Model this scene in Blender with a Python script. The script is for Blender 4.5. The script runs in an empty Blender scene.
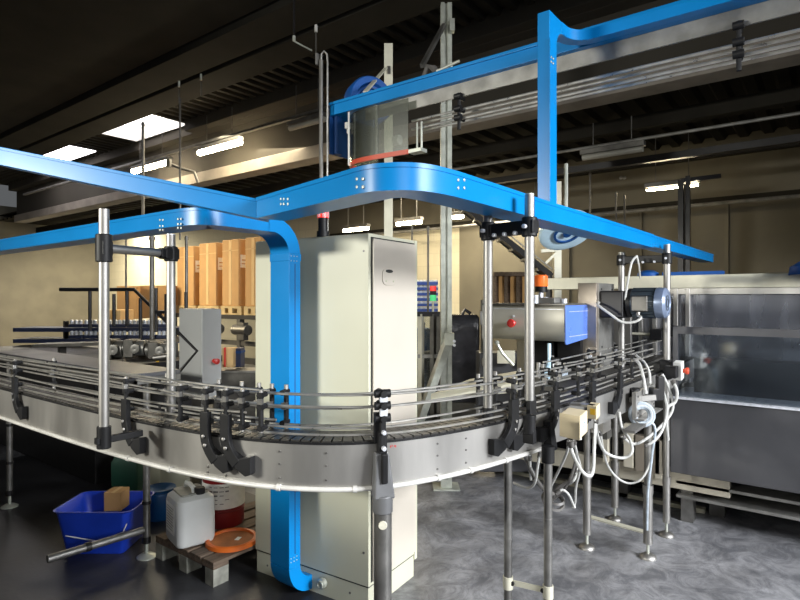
import bpy, bmesh, math, random
from mathutils import Vector, Matrix
random.seed(7)
C = bpy.context.scene.collection
# ------------------------------------------------------------------ camera frame
F, CX, HY, EYE = 565.0, 400.0, 298.0, 1.6
TH = math.atan2(432, 565)
cs, sn = math.cos(TH), math.sin(TH)
def W(x, y, d):
    X = (x - CX) / F * d
    return Vector((sn*X + cs*d, -cs*X + sn*d, EYE + (HY - y)/F*d))
def G(x, y, z=0.0):
    return W(x, y, F*(EYE - z)/(y - HY))
def AU(x, y, u):
    k = (x - CX)/F
    return W(x, y, u/(sn*k + cs))
def AV(x, y, v):
    k = (x - CX)/F
    return W(x, y, v/(-cs*k + sn))
def pix(p):
    X = sn*p[0] - cs*p[1]; d = cs*p[0] + sn*p[1]
    return CX + F*X/d, HY - F*(p[2]-EYE)/d

# ------------------------------------------------------------------ materials
def mat(name, col, rough=.5, metal=0.0, var=.08, scale=6.0, bump=0.0, bscale=40.0, col2=None, spec=.5,
        streak=None, trans=0.0, emit=None, es=0.0, detail=4.0, alpha=1.0, rvar=.08, lo=.35, hi=.65):
    m = bpy.data.materials.new(name); m.use_nodes = True
    nt = m.node_tree; b = nt.nodes['Principled BSDF']; N = nt.nodes.new; L = nt.links.new
    tc = N('ShaderNodeTexCoord'); mp = N('ShaderNodeMapping')
    L(tc.outputs['Object'], mp.inputs['Vector'])
    if streak: mp.inputs['Scale'].default_value = streak
    nz = N('ShaderNodeTexNoise'); nz.inputs['Scale'].default_value = scale; nz.inputs['Detail'].default_value = detail
    L(mp.outputs['Vector'], nz.inputs['Vector'])
    rp = N('ShaderNodeValToRGB')
    a = tuple(max(0, c*(1-var)) for c in col); z = col2 if col2 else tuple(min(1, c*(1+var)) for c in col)
    rp.color_ramp.elements[0].position = lo; rp.color_ramp.elements[1].position = hi
    rp.color_ramp.elements[0].color = (*a, 1); rp.color_ramp.elements[1].color = (*z, 1)
    L(nz.outputs['Fac'], rp.inputs['Fac']); L(rp.outputs['Color'], b.inputs['Base Color'])
    mr = N('ShaderNodeMapRange'); mr.inputs['To Min'].default_value = max(.02, rough-rvar); mr.inputs['To Max'].default_value = min(1, rough+rvar)
    L(nz.outputs['Fac'], mr.inputs['Value']); L(mr.outputs['Result'], b.inputs['Roughness'])
    b.inputs['Metallic'].default_value = metal
    b.inputs['Specular IOR Level'].default_value = spec
    b.inputs['Transmission Weight'].default_value = trans
    b.inputs['Alpha'].default_value = alpha
    if emit:
        b.inputs['Emission Color'].default_value = (*emit, 1); b.inputs['Emission Strength'].default_value = es
    if bump:
        n2 = N('ShaderNodeTexNoise'); n2.inputs['Scale'].default_value = bscale; n2.inputs['Detail'].default_value = 3
        L(mp.outputs['Vector'], n2.inputs['Vector'])
        bp = N('ShaderNodeBump'); bp.inputs['Strength'].default_value = bump; bp.inputs['Distance'].default_value = .01
        L(n2.outputs['Fac'], bp.inputs['Height']); L(bp.outputs['Normal'], b.inputs['Normal'])
    return m
M = {}
M['blue'] = mat('blue_lacquer', (.0, .205, .55), .34, 0, .05, 3, spec=.35)
M['bluedark'] = mat('blue_inside', (.002, .05, .20), .5, 0, .08, 3)
M['steel'] = mat('brushed_stainless', (.52, .505, .48), .36, .85, .14, 5, .05, 60, streak=(1, 1, .25), rvar=.10)
M['steel2'] = mat('satin_stainless_tube', (.34, .33, .315), .5, 1.0, .08, 9, rvar=.06)
M['tubedull'] = mat('dull_tube', (.21, .205, .195), .42, .75, .2, 14, rvar=.08)
M['rod'] = mat('guide_rod_steel', (.62, .60, .56), .3, .8, .1, 20)
M['galv'] = mat('galvanised_steel', (.50, .52, .46), .45, .55, .14, 14)
M['alu'] = mat('cream_aluminium', (.60, .58, .47), .45, .25, .08, 8)
M['black'] = mat('black_nylon', (.009, .009, .010), .5, 0, .2, 12, spec=.28)
M['blackm'] = mat('black_metal', (.018, .017, .018), .4, .3, .2, 12)
M['chain'] = mat('chain_slats', (.045, .042, .038), .45, .4, .25, 30)
M['whitetrim'] = mat('white_pipe', (.62, .61, .58), .4, .1, .12, 9)
M['cab'] = mat('cabinet_paint', (.555, .55, .43), .42, 0, .03, 2)
M['cabdoor'] = mat('cabinet_door_paint', (.56, .51, .44), .42, 0, .03, 2)
M['cabdark'] = mat('cabinet_gap', (.03, .03, .028), .7)
M['greycab'] = mat('grey_cabinet_paint', (.44, .45, .45), .35, .1, .05, 2)
M['floor'] = None
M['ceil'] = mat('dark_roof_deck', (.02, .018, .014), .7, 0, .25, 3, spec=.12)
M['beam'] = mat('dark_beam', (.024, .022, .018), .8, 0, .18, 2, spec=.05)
M['beamlt'] = mat('concrete_beam', (.24, .215, .185), .8, 0, .14, 3, spec=.15)
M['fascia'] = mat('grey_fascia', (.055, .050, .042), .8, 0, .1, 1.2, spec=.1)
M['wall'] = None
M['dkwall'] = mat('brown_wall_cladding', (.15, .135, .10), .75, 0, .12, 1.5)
M['card'] = mat('cardboard', (.47, .27, .105), .8, 0, .07, 5)
M['cardlt'] = mat('pale_cardboard', (.62, .42, .20), .8, 0, .07, 5)
M['paper'] = mat('white_paper', (.84, .84, .81), .6, 0, .05, 30)
M['ink'] = mat('grey_print', (.17, .17, .17), .6)
M['wood'] = mat('weathered_pallet_wood', (.12, .085, .06), .8, 0, .35, 9, .3, 30, streak=(.4, 6, 6))
M['woodlt'] = mat('pale_pallet_wood', (.52, .39, .2), .8, 0, .2, 9)
M['jerry'] = mat('translucent_white_plastic', (.55, .56, .55), .35, 0, .05, 4, trans=.0)
M['jcap'] = mat('grey_dirty_plastic', (.22, .22, .19), .5, 0, .3, 14)
M['red'] = mat('dark_red_paint', (.20, .012, .014), .4, 0, .15, 6)
M['redb'] = mat('signal_red', (.55, .03, .025), .35)
M['redst'] = mat('orange_red_edging', (.52, .06, .022), .45)
M['orange'] = mat('orange_plastic', (.70, .15, .02), .42, 0, .1, 8)
M['orangein'] = mat('orange_plastic_dusty', (.42, .15, .05), .6, 0, .2, 12)
M['amber'] = mat('amber_lens', (.85, .17, .03), .25, emit=(.9, .15, .02), es=.25)
M['bin'] = mat('blue_bin_plastic', (.012, .05, .50), .38, 0, .12, 5)
M['drumb'] = mat('blue_drum_plastic', (.006, .09, .27), .45, 0, .12, 5)
M['green'] = mat('dark_green_plastic', (.02, .09, .06), .5)
M['beige'] = mat('beige_terminal_plastic', (.66, .56, .37), .45, 0, .05, 6)
M['cable'] = mat('pale_grey_cable', (.47, .47, .45), .45, 0, .12, 10)
M['cabled'] = mat('dark_cable', (.09, .085, .08), .5)
M['coil'] = mat('pale_blue_hose', (.40, .46, .52), .35, 0, .2, 25)
M['motor'] = mat('motor_blue_grey', (.045, .06, .075), .4, .2, .15, 8)
M['casting'] = mat('grey_casting', (.13, .132, .137), .42, .3, .15, 10)
M['motorcap'] = mat('motor_cowl_blue_grey', (.20, .25, .36), .35, .3, .1, 8)
M['hoodblue'] = mat('blue_acrylic', (.10, .20, .60), .28, 0, .05, 3)
M['hood'] = mat('hood_stainless', (.56, .54, .47), .5, .45, .10, 3, streak=(1, 1, 3))
M['yellow'] = mat('yellow_label', (.80, .48, .02), .5)
M['film'] = mat('black_wrap_film', (.022, .022, .026), .22, 0, .3, 7, .9, 9)
M['mach'] = mat('machine_dark_steel', (.13, .125, .115), .42, .6, .3, 6)
M['machlt'] = mat('machine_grey_metal', (.27, .265, .25), .42, .6, .25, 8)
M['machcream'] = mat('machine_cream_paint', (.50, .46, .37), .5, 0, .1, 4)
M['doorst'] = mat('machine_door_stainless', (.30, .31, .35), .27, .85, .2, 3, .12, 5, streak=(2, 2, .5))
M['dkpanel'] = mat('dark_grey_panel', (.085, .085, .092), .38, .4, .12, 3)
M['navy'] = mat('navy_crate', (.03, .04, .09), .5)
M['cap'] = mat('silver_bottle_tops', (.70, .72, .78), .3, .3, .15, 30)
M['packb'] = mat('blue_bottle_pack', (.03, .08, .33), .35, 0, .3, 30)
M['packw'] = mat('white_bottle_pack', (.60, .64, .72), .35, 0, .2, 30)
M['lamp'] = mat('fluorescent_tube', (.9, .9, .85), .4, emit=(1, .84, .55), es=70)
M['lampoff'] = mat('unlit_lamp_diffuser', (.30, .29, .25), .4)
M['sky'] = mat('skylight_glazing', (.9, .9, .92), .5, emit=(1, .95, .97), es=6)
M['greenlens'] = mat('green_lens', (.05, .5, .18), .3, emit=(.05, .7, .2), es=.5)
M['redlens'] = mat('red_lens', (.75, .03, .02), .3, emit=(1, .03, .02), es=.5)
M['platewarm'] = mat('warm_reflecting_plate', (.34, .295, .245), .38, .7, .14, 5)
M['fan'] = mat('pale_blue_fan_shell', (.50, .68, .80), .3, 0, .1, 4)
M['fanblue'] = mat('fan_blue', (.008, .075, .30), .5, 0, .1, 4, spec=.2)
M['foil'] = mat('cream_tray', (.80, .77, .62), .5, 0, .06, 5)
M['stk'] = mat('round_sticker', (.60, .58, .48), .5, 0, .1, 60)
# clear sheet
def clear(name, tint, rough, fac):
    m = bpy.data.materials.new(name); m.use_nodes = True; nt = m.node_tree
    for n in list(nt.nodes): nt.nodes.remove(n)
    o = nt.nodes.new('ShaderNodeOutputMaterial'); mx = nt.nodes.new('ShaderNodeMixShader')
    t = nt.nodes.new('ShaderNodeBsdfTransparent'); t.inputs['Color'].default_value = (*tint, 1)
    g = nt.nodes.new('ShaderNodeBsdfGlossy'); g.inputs['Roughness'].default_value = rough; g.inputs['Color'].default_value = (.85, .87, .85, 1)
    lw = nt.nodes.new('ShaderNodeLayerWeight'); lw.inputs['Blend'].default_value = .35
    mr = nt.nodes.new('ShaderNodeMapRange'); mr.inputs['To Min'].default_value = fac; mr.inputs['To Max'].default_value = .6
    nt.links.new(lw.outputs['Fresnel'], mr.inputs['Value']); nt.links.new(mr.outputs['Result'], mx.inputs['Fac'])
    nt.links.new(t.outputs[0], mx.inputs[1]); nt.links.new(g.outputs[0], mx.inputs[2]); nt.links.new(mx.outputs[0], o.inputs[0])
    return m
M['clear'] = clear('clear_curtain', (.58, .60, .55), .22, .16)
M['glass'] = clear('machine_guard_glazing', (.78, .82, .86), .08, .10)
# floor
def floor_mat():
    m = bpy.data.materials.new('stained_concrete'); m.use_nodes = True; nt = m.node_tree; N = nt.nodes.new; L = nt.links.new
    b = nt.nodes['Principled BSDF']; tc = N('ShaderNodeTexCoord')
    n1 = N('ShaderNodeTexNoise'); n1.inputs['Scale'].default_value = 1.2; n1.inputs['Detail'].default_value = 10; n1.inputs['Roughness'].default_value = .62; n1.inputs['Distortion'].default_value = 1.6
    n2 = N('ShaderNodeTexNoise'); n2.inputs['Scale'].default_value = 5; n2.inputs['Detail'].default_value = 12; n2.inputs['Roughness'].default_value = .78; n2.inputs['Distortion'].default_value = 1.2
    for n in (n1, n2): L(tc.outputs['Object'], n.inputs['Vector'])
    r1 = N('ShaderNodeValToRGB'); e = r1.color_ramp.elements
    e[0].position = .34; e[0].color = (.13, .132, .142, 1); e[1].position = .68; e[1].color = (.33, .338, .365, 1)
    L(n1.outputs['Fac'], r1.inputs['Fac'])
    r2 = N('ShaderNodeValToRGB'); e = r2.color_ramp.elements
    e[0].position = .40; e[0].color = (.33, .33, .34, 1); e[1].position = .58; e[1].color = (1.05, 1.03, 1.0, 1)
    L(n2.outputs['Fac'], r2.inputs['Fac'])
    mx = N('ShaderNodeMixRGB'); mx.blend_type = 'MULTIPLY'; mx.inputs['Fac'].default_value = .8
    L(r1.outputs['Color'], mx.inputs[1]); L(r2.outputs['Color'], mx.inputs[2]); L(mx.outputs['Color'], b.inputs['Base Color'])
    mr = N('ShaderNodeMapRange'); mr.inputs['To Min'].default_value = .22; mr.inputs['To Max'].default_value = .62
    L(n1.outputs['Fac'], mr.inputs['Value']); L(mr.outputs['Result'], b.inputs['Roughness'])
    bp = N('ShaderNodeBump'); bp.inputs['Strength'].default_value = .12; bp.inputs['Distance'].default_value = .01
    L(n2.outputs['Fac'], bp.inputs['Height']); L(bp.outputs['Normal'], b.inputs['Normal'])
    return m
M['floor'] = floor_mat()
def block_mat():
    m = bpy.data.materials.new('cream_block_wall'); m.use_nodes = True; nt = m.node_tree; N = nt.nodes.new; L = nt.links.new
    b = nt.nodes['Principled BSDF']; tc = N('ShaderNodeTexCoord'); mp = N('ShaderNodeMapping')
    mp.inputs['Rotation'].default_value = (math.radians(90), 0, math.radians(90))
    sx = N('ShaderNodeSeparateXYZ'); cx = N('ShaderNodeCombineXYZ')
    L(tc.outputs['Object'], sx.inputs[0]); L(sx.outputs['Y'], cx.inputs['X']); L(sx.outputs['Z'], cx.inputs['Y'])
    br = N('ShaderNodeTexBrick'); br.inputs['Scale'].default_value = 1; br.inputs['Brick Width'].default_value = .5; br.inputs['Row Height'].default_value = .25
    br.inputs['Mortar Size'].default_value = .008
    br.inputs['Color1'].default_value = (.60, .55, .41, 1); br.inputs['Color2'].default_value = (.56, .51, .38, 1); br.inputs['Mortar'].default_value = (.53, .485, .365, 1)
    L(cx.outputs[0], br.inputs['Vector']); L(br.outputs['Color'], b.inputs['Base Color']); b.inputs['Roughness'].default_value = .8
    return m
M['wall'] = block_mat()

# ------------------------------------------------------------------ mesh builder
class MB:
    def __init__(s): s.v = []; s.f = []; s.smooth = []
    def add(s, vs, fs, smooth=False):
        k = len(s.v); s.v += [Vector(p) for p in vs]; s.f += [tuple(i+k for i in f) for f in fs]; s.smooth += [smooth]*len(fs); return s
    def hexa(s, p):   # 8 points: bottom 4 ccw, top 4
        return s.add(p, [(3, 2, 1, 0), (4, 5, 6, 7), (0, 1, 5, 4), (1, 2, 6, 5), (2, 3, 7, 6), (3, 0, 4, 7)])
    def box(s, a, b):
        x0, x1 = sorted((a[0], b[0])); y0, y1 = sorted((a[1], b[1])); z0, z1 = sorted((a[2], b[2]))
        return s.hexa([(x0, y0, z0), (x1, y0, z0), (x1, y1, z0), (x0, y1, z0), (x0, y0, z1), (x1, y0, z1), (x1, y1, z1), (x0, y1, z1)])
    def obox(s, c, e1, e2, e3):  # centre and half-extent vectors
        c, e1, e2, e3 = map(Vector, (c, e1, e2, e3))
        return s.hexa([c-e1-e2-e3, c+e1-e2-e3, c+e1+e2-e3, c-e1+e2-e3, c-e1-e2+e3, c+e1-e2+e3, c+e1+e2+e3, c-e1+e2+e3])
    def bar(s, p, q, w, h, up=(0, 0, 1)):  # rectangular bar from p to q
        p, q = Vector(p), Vector(q); t = (q-p).normalized(); up = Vector(up)
        if abs(t.dot(up)) > .98: up = Vector((1, 0, 0))
        a = t.cross(up).normalized(); b = a.cross(t)
        return s.obox((p+q)/2, (q-p)/2, a*w/2, b*h/2)
    def tube(s, pts, r, n=10, caps=True, closed=False):
        P = [Vector(p) for p in pts]; K = len(P); k0 = len(s.v)
        rr = r if isinstance(r, (list, tuple)) else [r]*K
        t0 = (P[1]-P[0]).normalized(); a = Vector((0, 0, 1)) if abs(t0.z) < .9 else Vector((1, 0, 0))
        nrm = (a - t0*a.dot(t0)).normalized(); vs = []
        for i in range(K):
            if closed: t = (P[(i+1) % K]-P[i-1]).normalized()
            else: t = (P[min(i+1, K-1)]-P[max(i-1, 0)]).normalized()
            nrm = (nrm - t*nrm.dot(t)).normalized(); b = t.cross(nrm)
            for j in range(n):
                an = 2*math.pi*j/n; vs.append(P[i] + (nrm*math.cos(an)+b*math.sin(an))*rr[i])
        fs = []
        for i in range(K if closed else K-1):
            for j in range(n):
                fs.append((i*n+j, i*n+(j+1) % n, ((i+1) % K)*n+(j+1) % n, ((i+1) % K)*n+j))
        s.add(vs, fs, True)
        if caps and not closed:
            s.add(vs[:n], [tuple(range(n))[::-1]]); s.add(vs[-n:], [tuple(range(n))])
        return s
    def cyl(s, p, q, r, n=16, r2=None):
        return s.tube([p, q], [r, r if r2 is None else r2], n)
    def lathe(s, c, prof, n=28, axis=(0, 0, 1)):   # prof: (radius, height) along axis from c
        c = Vector(c); ax = Vector(axis).normalized(); a = Vector((1, 0, 0)) if abs(ax.x) < .8 else Vector((0, 1, 0))
        e1 = (a-ax*a.dot(ax)).normalized(); e2 = ax.cross(e1); vs = []; fs = []
        for r, h in prof:
            for j in range(n):
                an = 2*math.pi*j/n; vs.append(c+ax*h+(e1*math.cos(an)+e2*math.sin(an))*max(r, 1e-4))
        for i in range(len(prof)-1):
            for j in range(n): fs.append((i*n+j, i*n+(j+1) % n, (i+1)*n+(j+1) % n, (i+1)*n+j))
        s.add(vs, fs, True); return s
    def sweep(s, path, sec, closed_sec=True, caps=True, smooth=False):
        """path: list of (origin, side, up) frames; sec: list of (a, b) in that frame"""
        vs = []; n = len(sec)
        for o, a, b in path:
            for p, q in sec: vs.append(o + a*p + b*q)
        fs = []
        for i in range(len(path)-1):
            for j in range(n if closed_sec else n-1):
                fs.append((i*n+j, i*n+(j+1) % n, (i+1)*n+(j+1) % n, (i+1)*n+j))
        s.add(vs, fs, smooth)
        if caps and closed_sec:
            s.add(vs[:n], [tuple(range(n))[::-1]]); s.add(vs[-n:], [tuple(range(n))])
        return s
    def prism(s, poly, ext):  # planar polygon of 3d points extruded by vector
        P = [Vector(p) for p in poly]; e = Vector(ext); n = len(P)
        s.add(P+[p+e for p in P], [tuple(range(n))[::-1], tuple(range(n, 2*n))] + [(i, (i+1) % n, n+(i+1) % n, n+i) for i in range(n)])
        return s
    def build(s, name, m, parent=None, bevel=0.0, seg=2):
        me = bpy.data.meshes.new(name)
        if parent is not None: org = ORG[parent.as_pointer()]
        else:
            xs = [p.x for p in s.v]; ys = [p.y for p in s.v]; org = Vector(((min(xs)+max(xs))/2, (min(ys)+max(ys))/2, min(p.z for p in s.v)))
        me.from_pydata([p-org for p in s.v], [], s.f)
        bm = bmesh.new(); bm.from_mesh(me)
        bmesh.ops.remove_doubles(bm, verts=bm.verts, dist=1e-6)
        bmesh.ops.recalc_face_normals(bm, faces=bm.faces)
        bm.to_mesh(me); bm.free()
        me.materials.append(M[m] if isinstance(m, str) else m)
        o = bpy.data.objects.new(name, me); C.objects.link(o)
        if parent is not None: o.parent = parent
        else: o.location = org
        ORG[o.as_pointer()] = org
        for p in me.polygons: p.use_smooth = True
        try: me.set_sharp_from_angle(angle=math.radians(38))
        except Exception: pass
        if bevel:
            b = o.modifiers.new('bevel', 'BEVEL'); b.width = bevel; b.segments = seg; b.limit_method = 'ANGLE'; b.angle_limit = math.radians(40); b.harden_normals = True
        return o
ORG = {}
def thing(name, label, cat, loc, group=None):
    o = bpy.data.objects.new(name, None); C.objects.link(o); o.location = loc; o.empty_display_size = .1
    o['label'] = label; o['category'] = cat
    if group: o['group'] = group
    ORG[o.as_pointer()] = Vector(loc); return o
def tag(o, label, cat, group=None):
    o['label'] = label; o['category'] = cat
    if group: o['group'] = group
    return o
def struct(o): o['kind'] = 'structure'; return o
def lab(o, label): o['label'] = label; return o
V3 = Vector
def frames2d(P, z=0.0):   # 2d polyline -> frames with inward (left) normal, mitred
    fr = []
    for i, p in enumerate(P):
        p = V3((p[0], p[1])); zz = P[i][2] if len(P[i]) > 2 else z
        d1 = (p - V3(P[i-1][:2])).normalized() if i else None
        d2 = (V3(P[i+1][:2]) - p).normalized() if i < len(P)-1 else None
        d1 = d1 or d2; d2 = d2 or d1
        n1 = V3((-d1.y, d1.x)); n2 = V3((-d2.y, d2.x)); n = (n1+n2).normalized(); n = n / max(.5, n.dot(n1))
        fr.append((V3((p.x, p.y, zz)), V3((n.x, n.y, 0)), V3((0, 0, 1))))
    return fr
def rect(a0, a1, b0, b1): return [(a0, b0), (a1, b0), (a1, b1), (a0, b1)]
def catmull(P, n=10):
    P = [V3(p) for p in P]; out = []
    for i in range(len(P)-1):
        p0, p1, p2, p3 = P[max(i-1, 0)], P[i], P[i+1], P[min(i+2, len(P)-1)]
        for k in range(n):
            t = k/n
            out.append(.5*((2*p1)+(p2-p0)*t+(2*p0-5*p1+4*p2-p3)*t*t+(3*p1-p0-3*p2+p3)*t**3))
    out.append(P[-1]); return out

# ------------------------------------------------------------------ the hall
fl = MB().box((-9, -9, -.1), (16, 24, 0)).build('floor', 'floor'); struct(fl)
struct(MB().prism([(-3, 2.02, 0), (1.2, 1.95, 0), (2.40, 2.05, 0), (2.50, 2.60, 0), (2.9, 2.75, 0), (3.0, 6.5, 0), (-3, 6.5, 0)], (0, 0, .003)).build('floor_sheet', mat('black_floor_sheet', (.030, .030, .033), .42, 0, .5, 2.2, .1, 30, rvar=.15)))  # thin near-black sheet over the floor around and left of the cabinet
# roof deck with ribs running along u, between beams
def corrug(name, u0, u1, v0, v1, z, hole=None, m='ceil', pitch=.2, zslope=0.0, depth=.06):
    b = MB(); v = v0
    while v < v1:
        for a, c, za, zc in ((0, .35, 0, 0), (.35, .5, 0, -depth), (.5, .85, -depth, -depth), (.85, 1, -depth, 0)):
            va, vc = v+a*pitch, v+c*pitch
            segs = [(u0, u1)]
            if hole and va > hole[2] and vc < hole[3]: segs = [(u0, hole[0]), (hole[1], u1)]
            for s0, s1 in segs:
                b.add([(s0, va, z+za), (s1, va, z+za+zslope*(s1-s0)), (s1, vc, z+zc+zslope*(s1-s0)), (s0, vc, z+zc)], [(0, 1, 2, 3)])
        v += pitch
    b.box((u0, v0, z+.10), (u1, v1, z+.12)) if not hole else None
    o = b.build(name, m); return struct(o)
hole = (4.95, 5.75, 9.2, 11.0)
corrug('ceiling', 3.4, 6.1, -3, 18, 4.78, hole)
b = MB()   # skylight upstand and its glazing
for (a, c) in (((4.93, 9.2), (4.95, 11.0)), ((5.75, 9.2), (5.77, 11.0)), ((4.95, 9.18), (5.75, 9.2)), ((4.95, 11.0), (5.75, 11.02))):
    b.box((a[0], a[1], 4.72), (c[0], c[1], 4.98))
struct(b.build('trim_1', 'whitetrim'))
w = struct(MB().box((4.93, 9.18, 4.98), (5.77, 11.02, 5.0)).build('window_1', 'sky'))
struct(MB().box((4.6, 12.4, 4.70), (5.6, 15.5, 4.72)).build('window_2', 'sky'))
# flat near ceiling and the beams along v
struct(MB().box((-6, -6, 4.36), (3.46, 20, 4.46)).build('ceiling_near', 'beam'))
struct(MB().box((3.50, -4, 4.30), (3.93, 18, 4.75)).build('trim_2', 'beam', bevel=.01))
b = MB()
v = 0.0
while v < 16:
    b.box((3.94, v, 4.36), (3.98, v+.10, 4.40)); v += .2
struct(b.build('trim_3', 'alu'))
struct(MB().box((4.0, -4, 4.30), (4.40, 18, 4.75)).build('trim_4', 'beam', bevel=.01))
struct(MB().box((5.62, -4, 4.55), (5.80, 9.1, 4.85)).box((5.80, -4, 4.55), (6.0, 18, 4.85)).build('trim_5', 'fascia', bevel=.01))
# fascia wall above the opening to the next hall, light beam along its foot
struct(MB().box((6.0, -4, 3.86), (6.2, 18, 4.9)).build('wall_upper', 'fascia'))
struct(MB().box((5.94, -4, 3.70), (6.24, 18, 3.89)).build('trim_6', 'beamlt', bevel=.01))
# next hall
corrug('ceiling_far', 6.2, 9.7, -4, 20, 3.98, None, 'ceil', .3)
struct(MB().box((9.5, 5.8, 0), (9.7, 22, 2.98)).box((9.5, 9.5, 2.98), (9.7, 22, 3.95)).build('wall_back', 'wall'))
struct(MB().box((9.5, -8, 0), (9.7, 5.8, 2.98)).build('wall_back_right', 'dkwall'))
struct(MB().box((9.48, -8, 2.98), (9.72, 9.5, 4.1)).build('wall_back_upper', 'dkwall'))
struct(MB().box((9.40, -8, 3.0), (9.48, 9.5, 3.08)).box((7.2, -8, 3.66), (7.35, 22, 3.82)).box((8.6, -8, 3.5), (8.7, 22, 3.62)).build('trim_7', 'beam'))
# wall seams on the brown wall
b = MB()
for v in (3.58, 2.4, 1.2, .1, -1.0, -2.1): b.box((9.46, v, .0), (9.5, v+.05, 2.98))
struct(b.build('trim_8', 'dkwall'))
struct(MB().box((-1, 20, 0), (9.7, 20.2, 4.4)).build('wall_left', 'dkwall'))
struct(MB().box((-1.6, 1.5, 0), (-1.5, 9, 1.78)).build('wall_light_blocker', 'dkwall'))  # added out of view to keep the window light off the left floor
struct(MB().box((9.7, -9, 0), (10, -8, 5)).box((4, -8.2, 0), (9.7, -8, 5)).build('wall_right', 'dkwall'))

# ------------------------------------------------------------------ lamps
def lamp(label, p, ln, lit, r=.035, group=None, cat='lamp', hang=.25):
    t = thing('strip_light', label, cat, (p[0], p[1], p[2]), group)
    MB().box((p[0]-.05, p[1]-ln/2, p[2]+.02), (p[0]+.05, p[1]+ln/2, p[2]+.08)).build('housing', 'mach', t, .006)
    MB().tube([(p[0], p[1]-ln/2+.02, p[2]-.01), (p[0], p[1]+ln/2-.02, p[2]-.01)], r, 10).build('diffuser', 'lamp' if lit else 'lampoff', t)
    for q in (-.3, .3): MB().cyl((p[0], p[1]+ln*q, p[2]+.08), (p[0], p[1]+ln*q, p[2]+.08+hang), .006, 6).build('hanger', 'mach', t)
    return t
def lamp_px(label, x0, y0, x1, y1, u, lit, r=.035, hang=.3):
    a, c = AU(x0, y0, u), AU(x1, y1, u)
    return lamp(label, ((a.x+c.x)/2, (a.y+c.y)/2, (a.z+c.z)/2), abs(a.y-c.y), lit, r, hang=hang)
lamp_px('lit strip light glaring on grey upper wall beside the roof window', 199, 151.5, 241, 142, 5.5, True, .05, .5)
lamp_px('lit strip light partly behind blue duct under the roof window', 133, 171, 170, 161, 5.5, True, .05, .5)
lamp_px('unlit strip light on dark upper wall behind twin conduits', 289, 128, 326, 118, 5.5, False, .04, .5)
lamp_px('lit strip light in next hall beside the red topped beacon', 343, 231, 369, 227, 8, True, .03, .6)
lamp_px('lit strip light in next hall seen between the two pale masts', 396, 224.5, 422, 220.5, 8, True, .03, .6)
lamp_px('short lit strip light beside the tall galvanised mast in next hall', 452, 217.5, 464, 215.5, 8, True, .03, .6)
lamp_px('unlit strip light hanging under the pale conduit in next hall', 581, 158, 645, 147, 6.6, False, .035, .3)
lamp_px('thin lit strip light beside the dark upright steel frame', 645, 190, 700, 184, 8, True, .013, .6)
# light track and pipe runs along the halls
tr = MB().box((5.47, -2, 4.16), (5.53, 16, 4.20)).build('cable_tray', 'mach'); tag(tr, 'dark cable track carrying strip lights along the upper wall', 'cable tray')
pa, pc = AU(560, 157, 6.6), AU(700, 131, 6.6)
tag(MB().tube([(6.6, 14, pa.z+.06), (6.6, -3, pa.z+.06)], .018, 8).build('overhead_conduit', 'machlt'), 'pale conduit running just above the unlit lamp in next hall', 'pipe')
pa = AU(560, 172, 7.3)
tag(MB().box((7.25, -3, pa.z-.04), (7.33, 12, pa.z+.04)).build('overhead_rail', 'blackm'), 'black rail across the dark next hall under unlit lamp', 'rail')
pa = AU(620, 212, 9.0)
tag(MB().tube([(9.0, -3, pa.z), (9.0, 9, pa.z)], .025, 8).cyl((9.0, 4, pa.z), (9.0, 4, 3.6), .01, 6).cyl((9.0, 0, pa.z), (9.0, 0, 3.6), .01, 6).build('overhead_pipe', 'machlt'), 'thin pale pipe low along the far brown wall', 'pipe')

# hanging rods
def rod(label, x, y0, y1, d, r=.009, m='mach', name='hanging_rod'):
    t = thing(name, label, 'rod', W(x, y1, d))
    MB().cyl(W(x, y0, d), W(x, y1, d), r, 8).build('rod', m, t)
    MB().cyl(W(x, y0+1, d), W(x, y0+4, d), r*1.35, 8).build('fitting', m, t)
    return t
rod('grey rod hanging from ceiling in front of the roof window', 143, 122, 236, 7.5, .020)
rod('thin grey rod hanging between the two glaring strip lights', 180, 98, 240, 7.0, .012)
rod('thin dark rod in front of tall cartons beside the steel post', 186.5, 236, 308, 6.6, .018)
rod('grey rod standing before cream wall and brown cartons', 152, 236, 366, 6.0, .025)
rod('thinnest pale rod against the cream wall above handrail', 126, 236, 300, 7.0, .012)
rod('thin rod before block wall above the signal lamp', 428, 226, 312, 6.5, .012)
rod('thin rod before block wall, nearest the tall beige cabinet', 412, 226, 312, 6.8, .010)
# bracing wire and cable hooks at the ceiling
t = thing('ceiling_hanger', 'thin black cable hanger dropping from ceiling to the conduit box', 'hanger', W(294, 45, 4.9))
MB().tube([W(294, -6, 4.9), W(294, 40, 4.9)], .009, 6).build('drop_rod', 'blackm', t)
MB().cyl(W(294, 36, 4.9), W(294, 41, 4.9), .014, 8).build('ferrule', 'galv', t)
MB().tube([W(294, 41, 4.9), W(303, 46, 4.9), W(312, 50.5, 4.9)], .007, 6).build('stay_wire', 'galv', t)
for lb, x, y in (('small bright ceiling hook on roof beam above the upper strip light', 201, 76), ('small bright ceiling hook on roof beam above the roof window', 179, 83)):
    t = thing('ceiling_hook', lb, 'hook', W(x, y+12, 6.2))
    MB().cyl(W(x, y-2, 6.2), W(x, y+4, 6.2), .012, 8).build('shank', 'galv', t); MB().tube([W(x, y+6, 6.2), W(x, y+20, 6.2)], .006, 6).build('wire', 'mach', t)
t = thing('ceiling_hook', 'pale hook on the beam directly above the twin conduits', 'hook', W(316, 32, 5.0))
MB().cyl(W(316, 25, 5.0), W(316, 32, 5.0), .014, 8).build('shank', 'whitetrim', t); MB().tube([W(316, 32, 5.0), W(316, 52, 5.0)], .006, 6).build('wire', 'mach', t)
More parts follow.
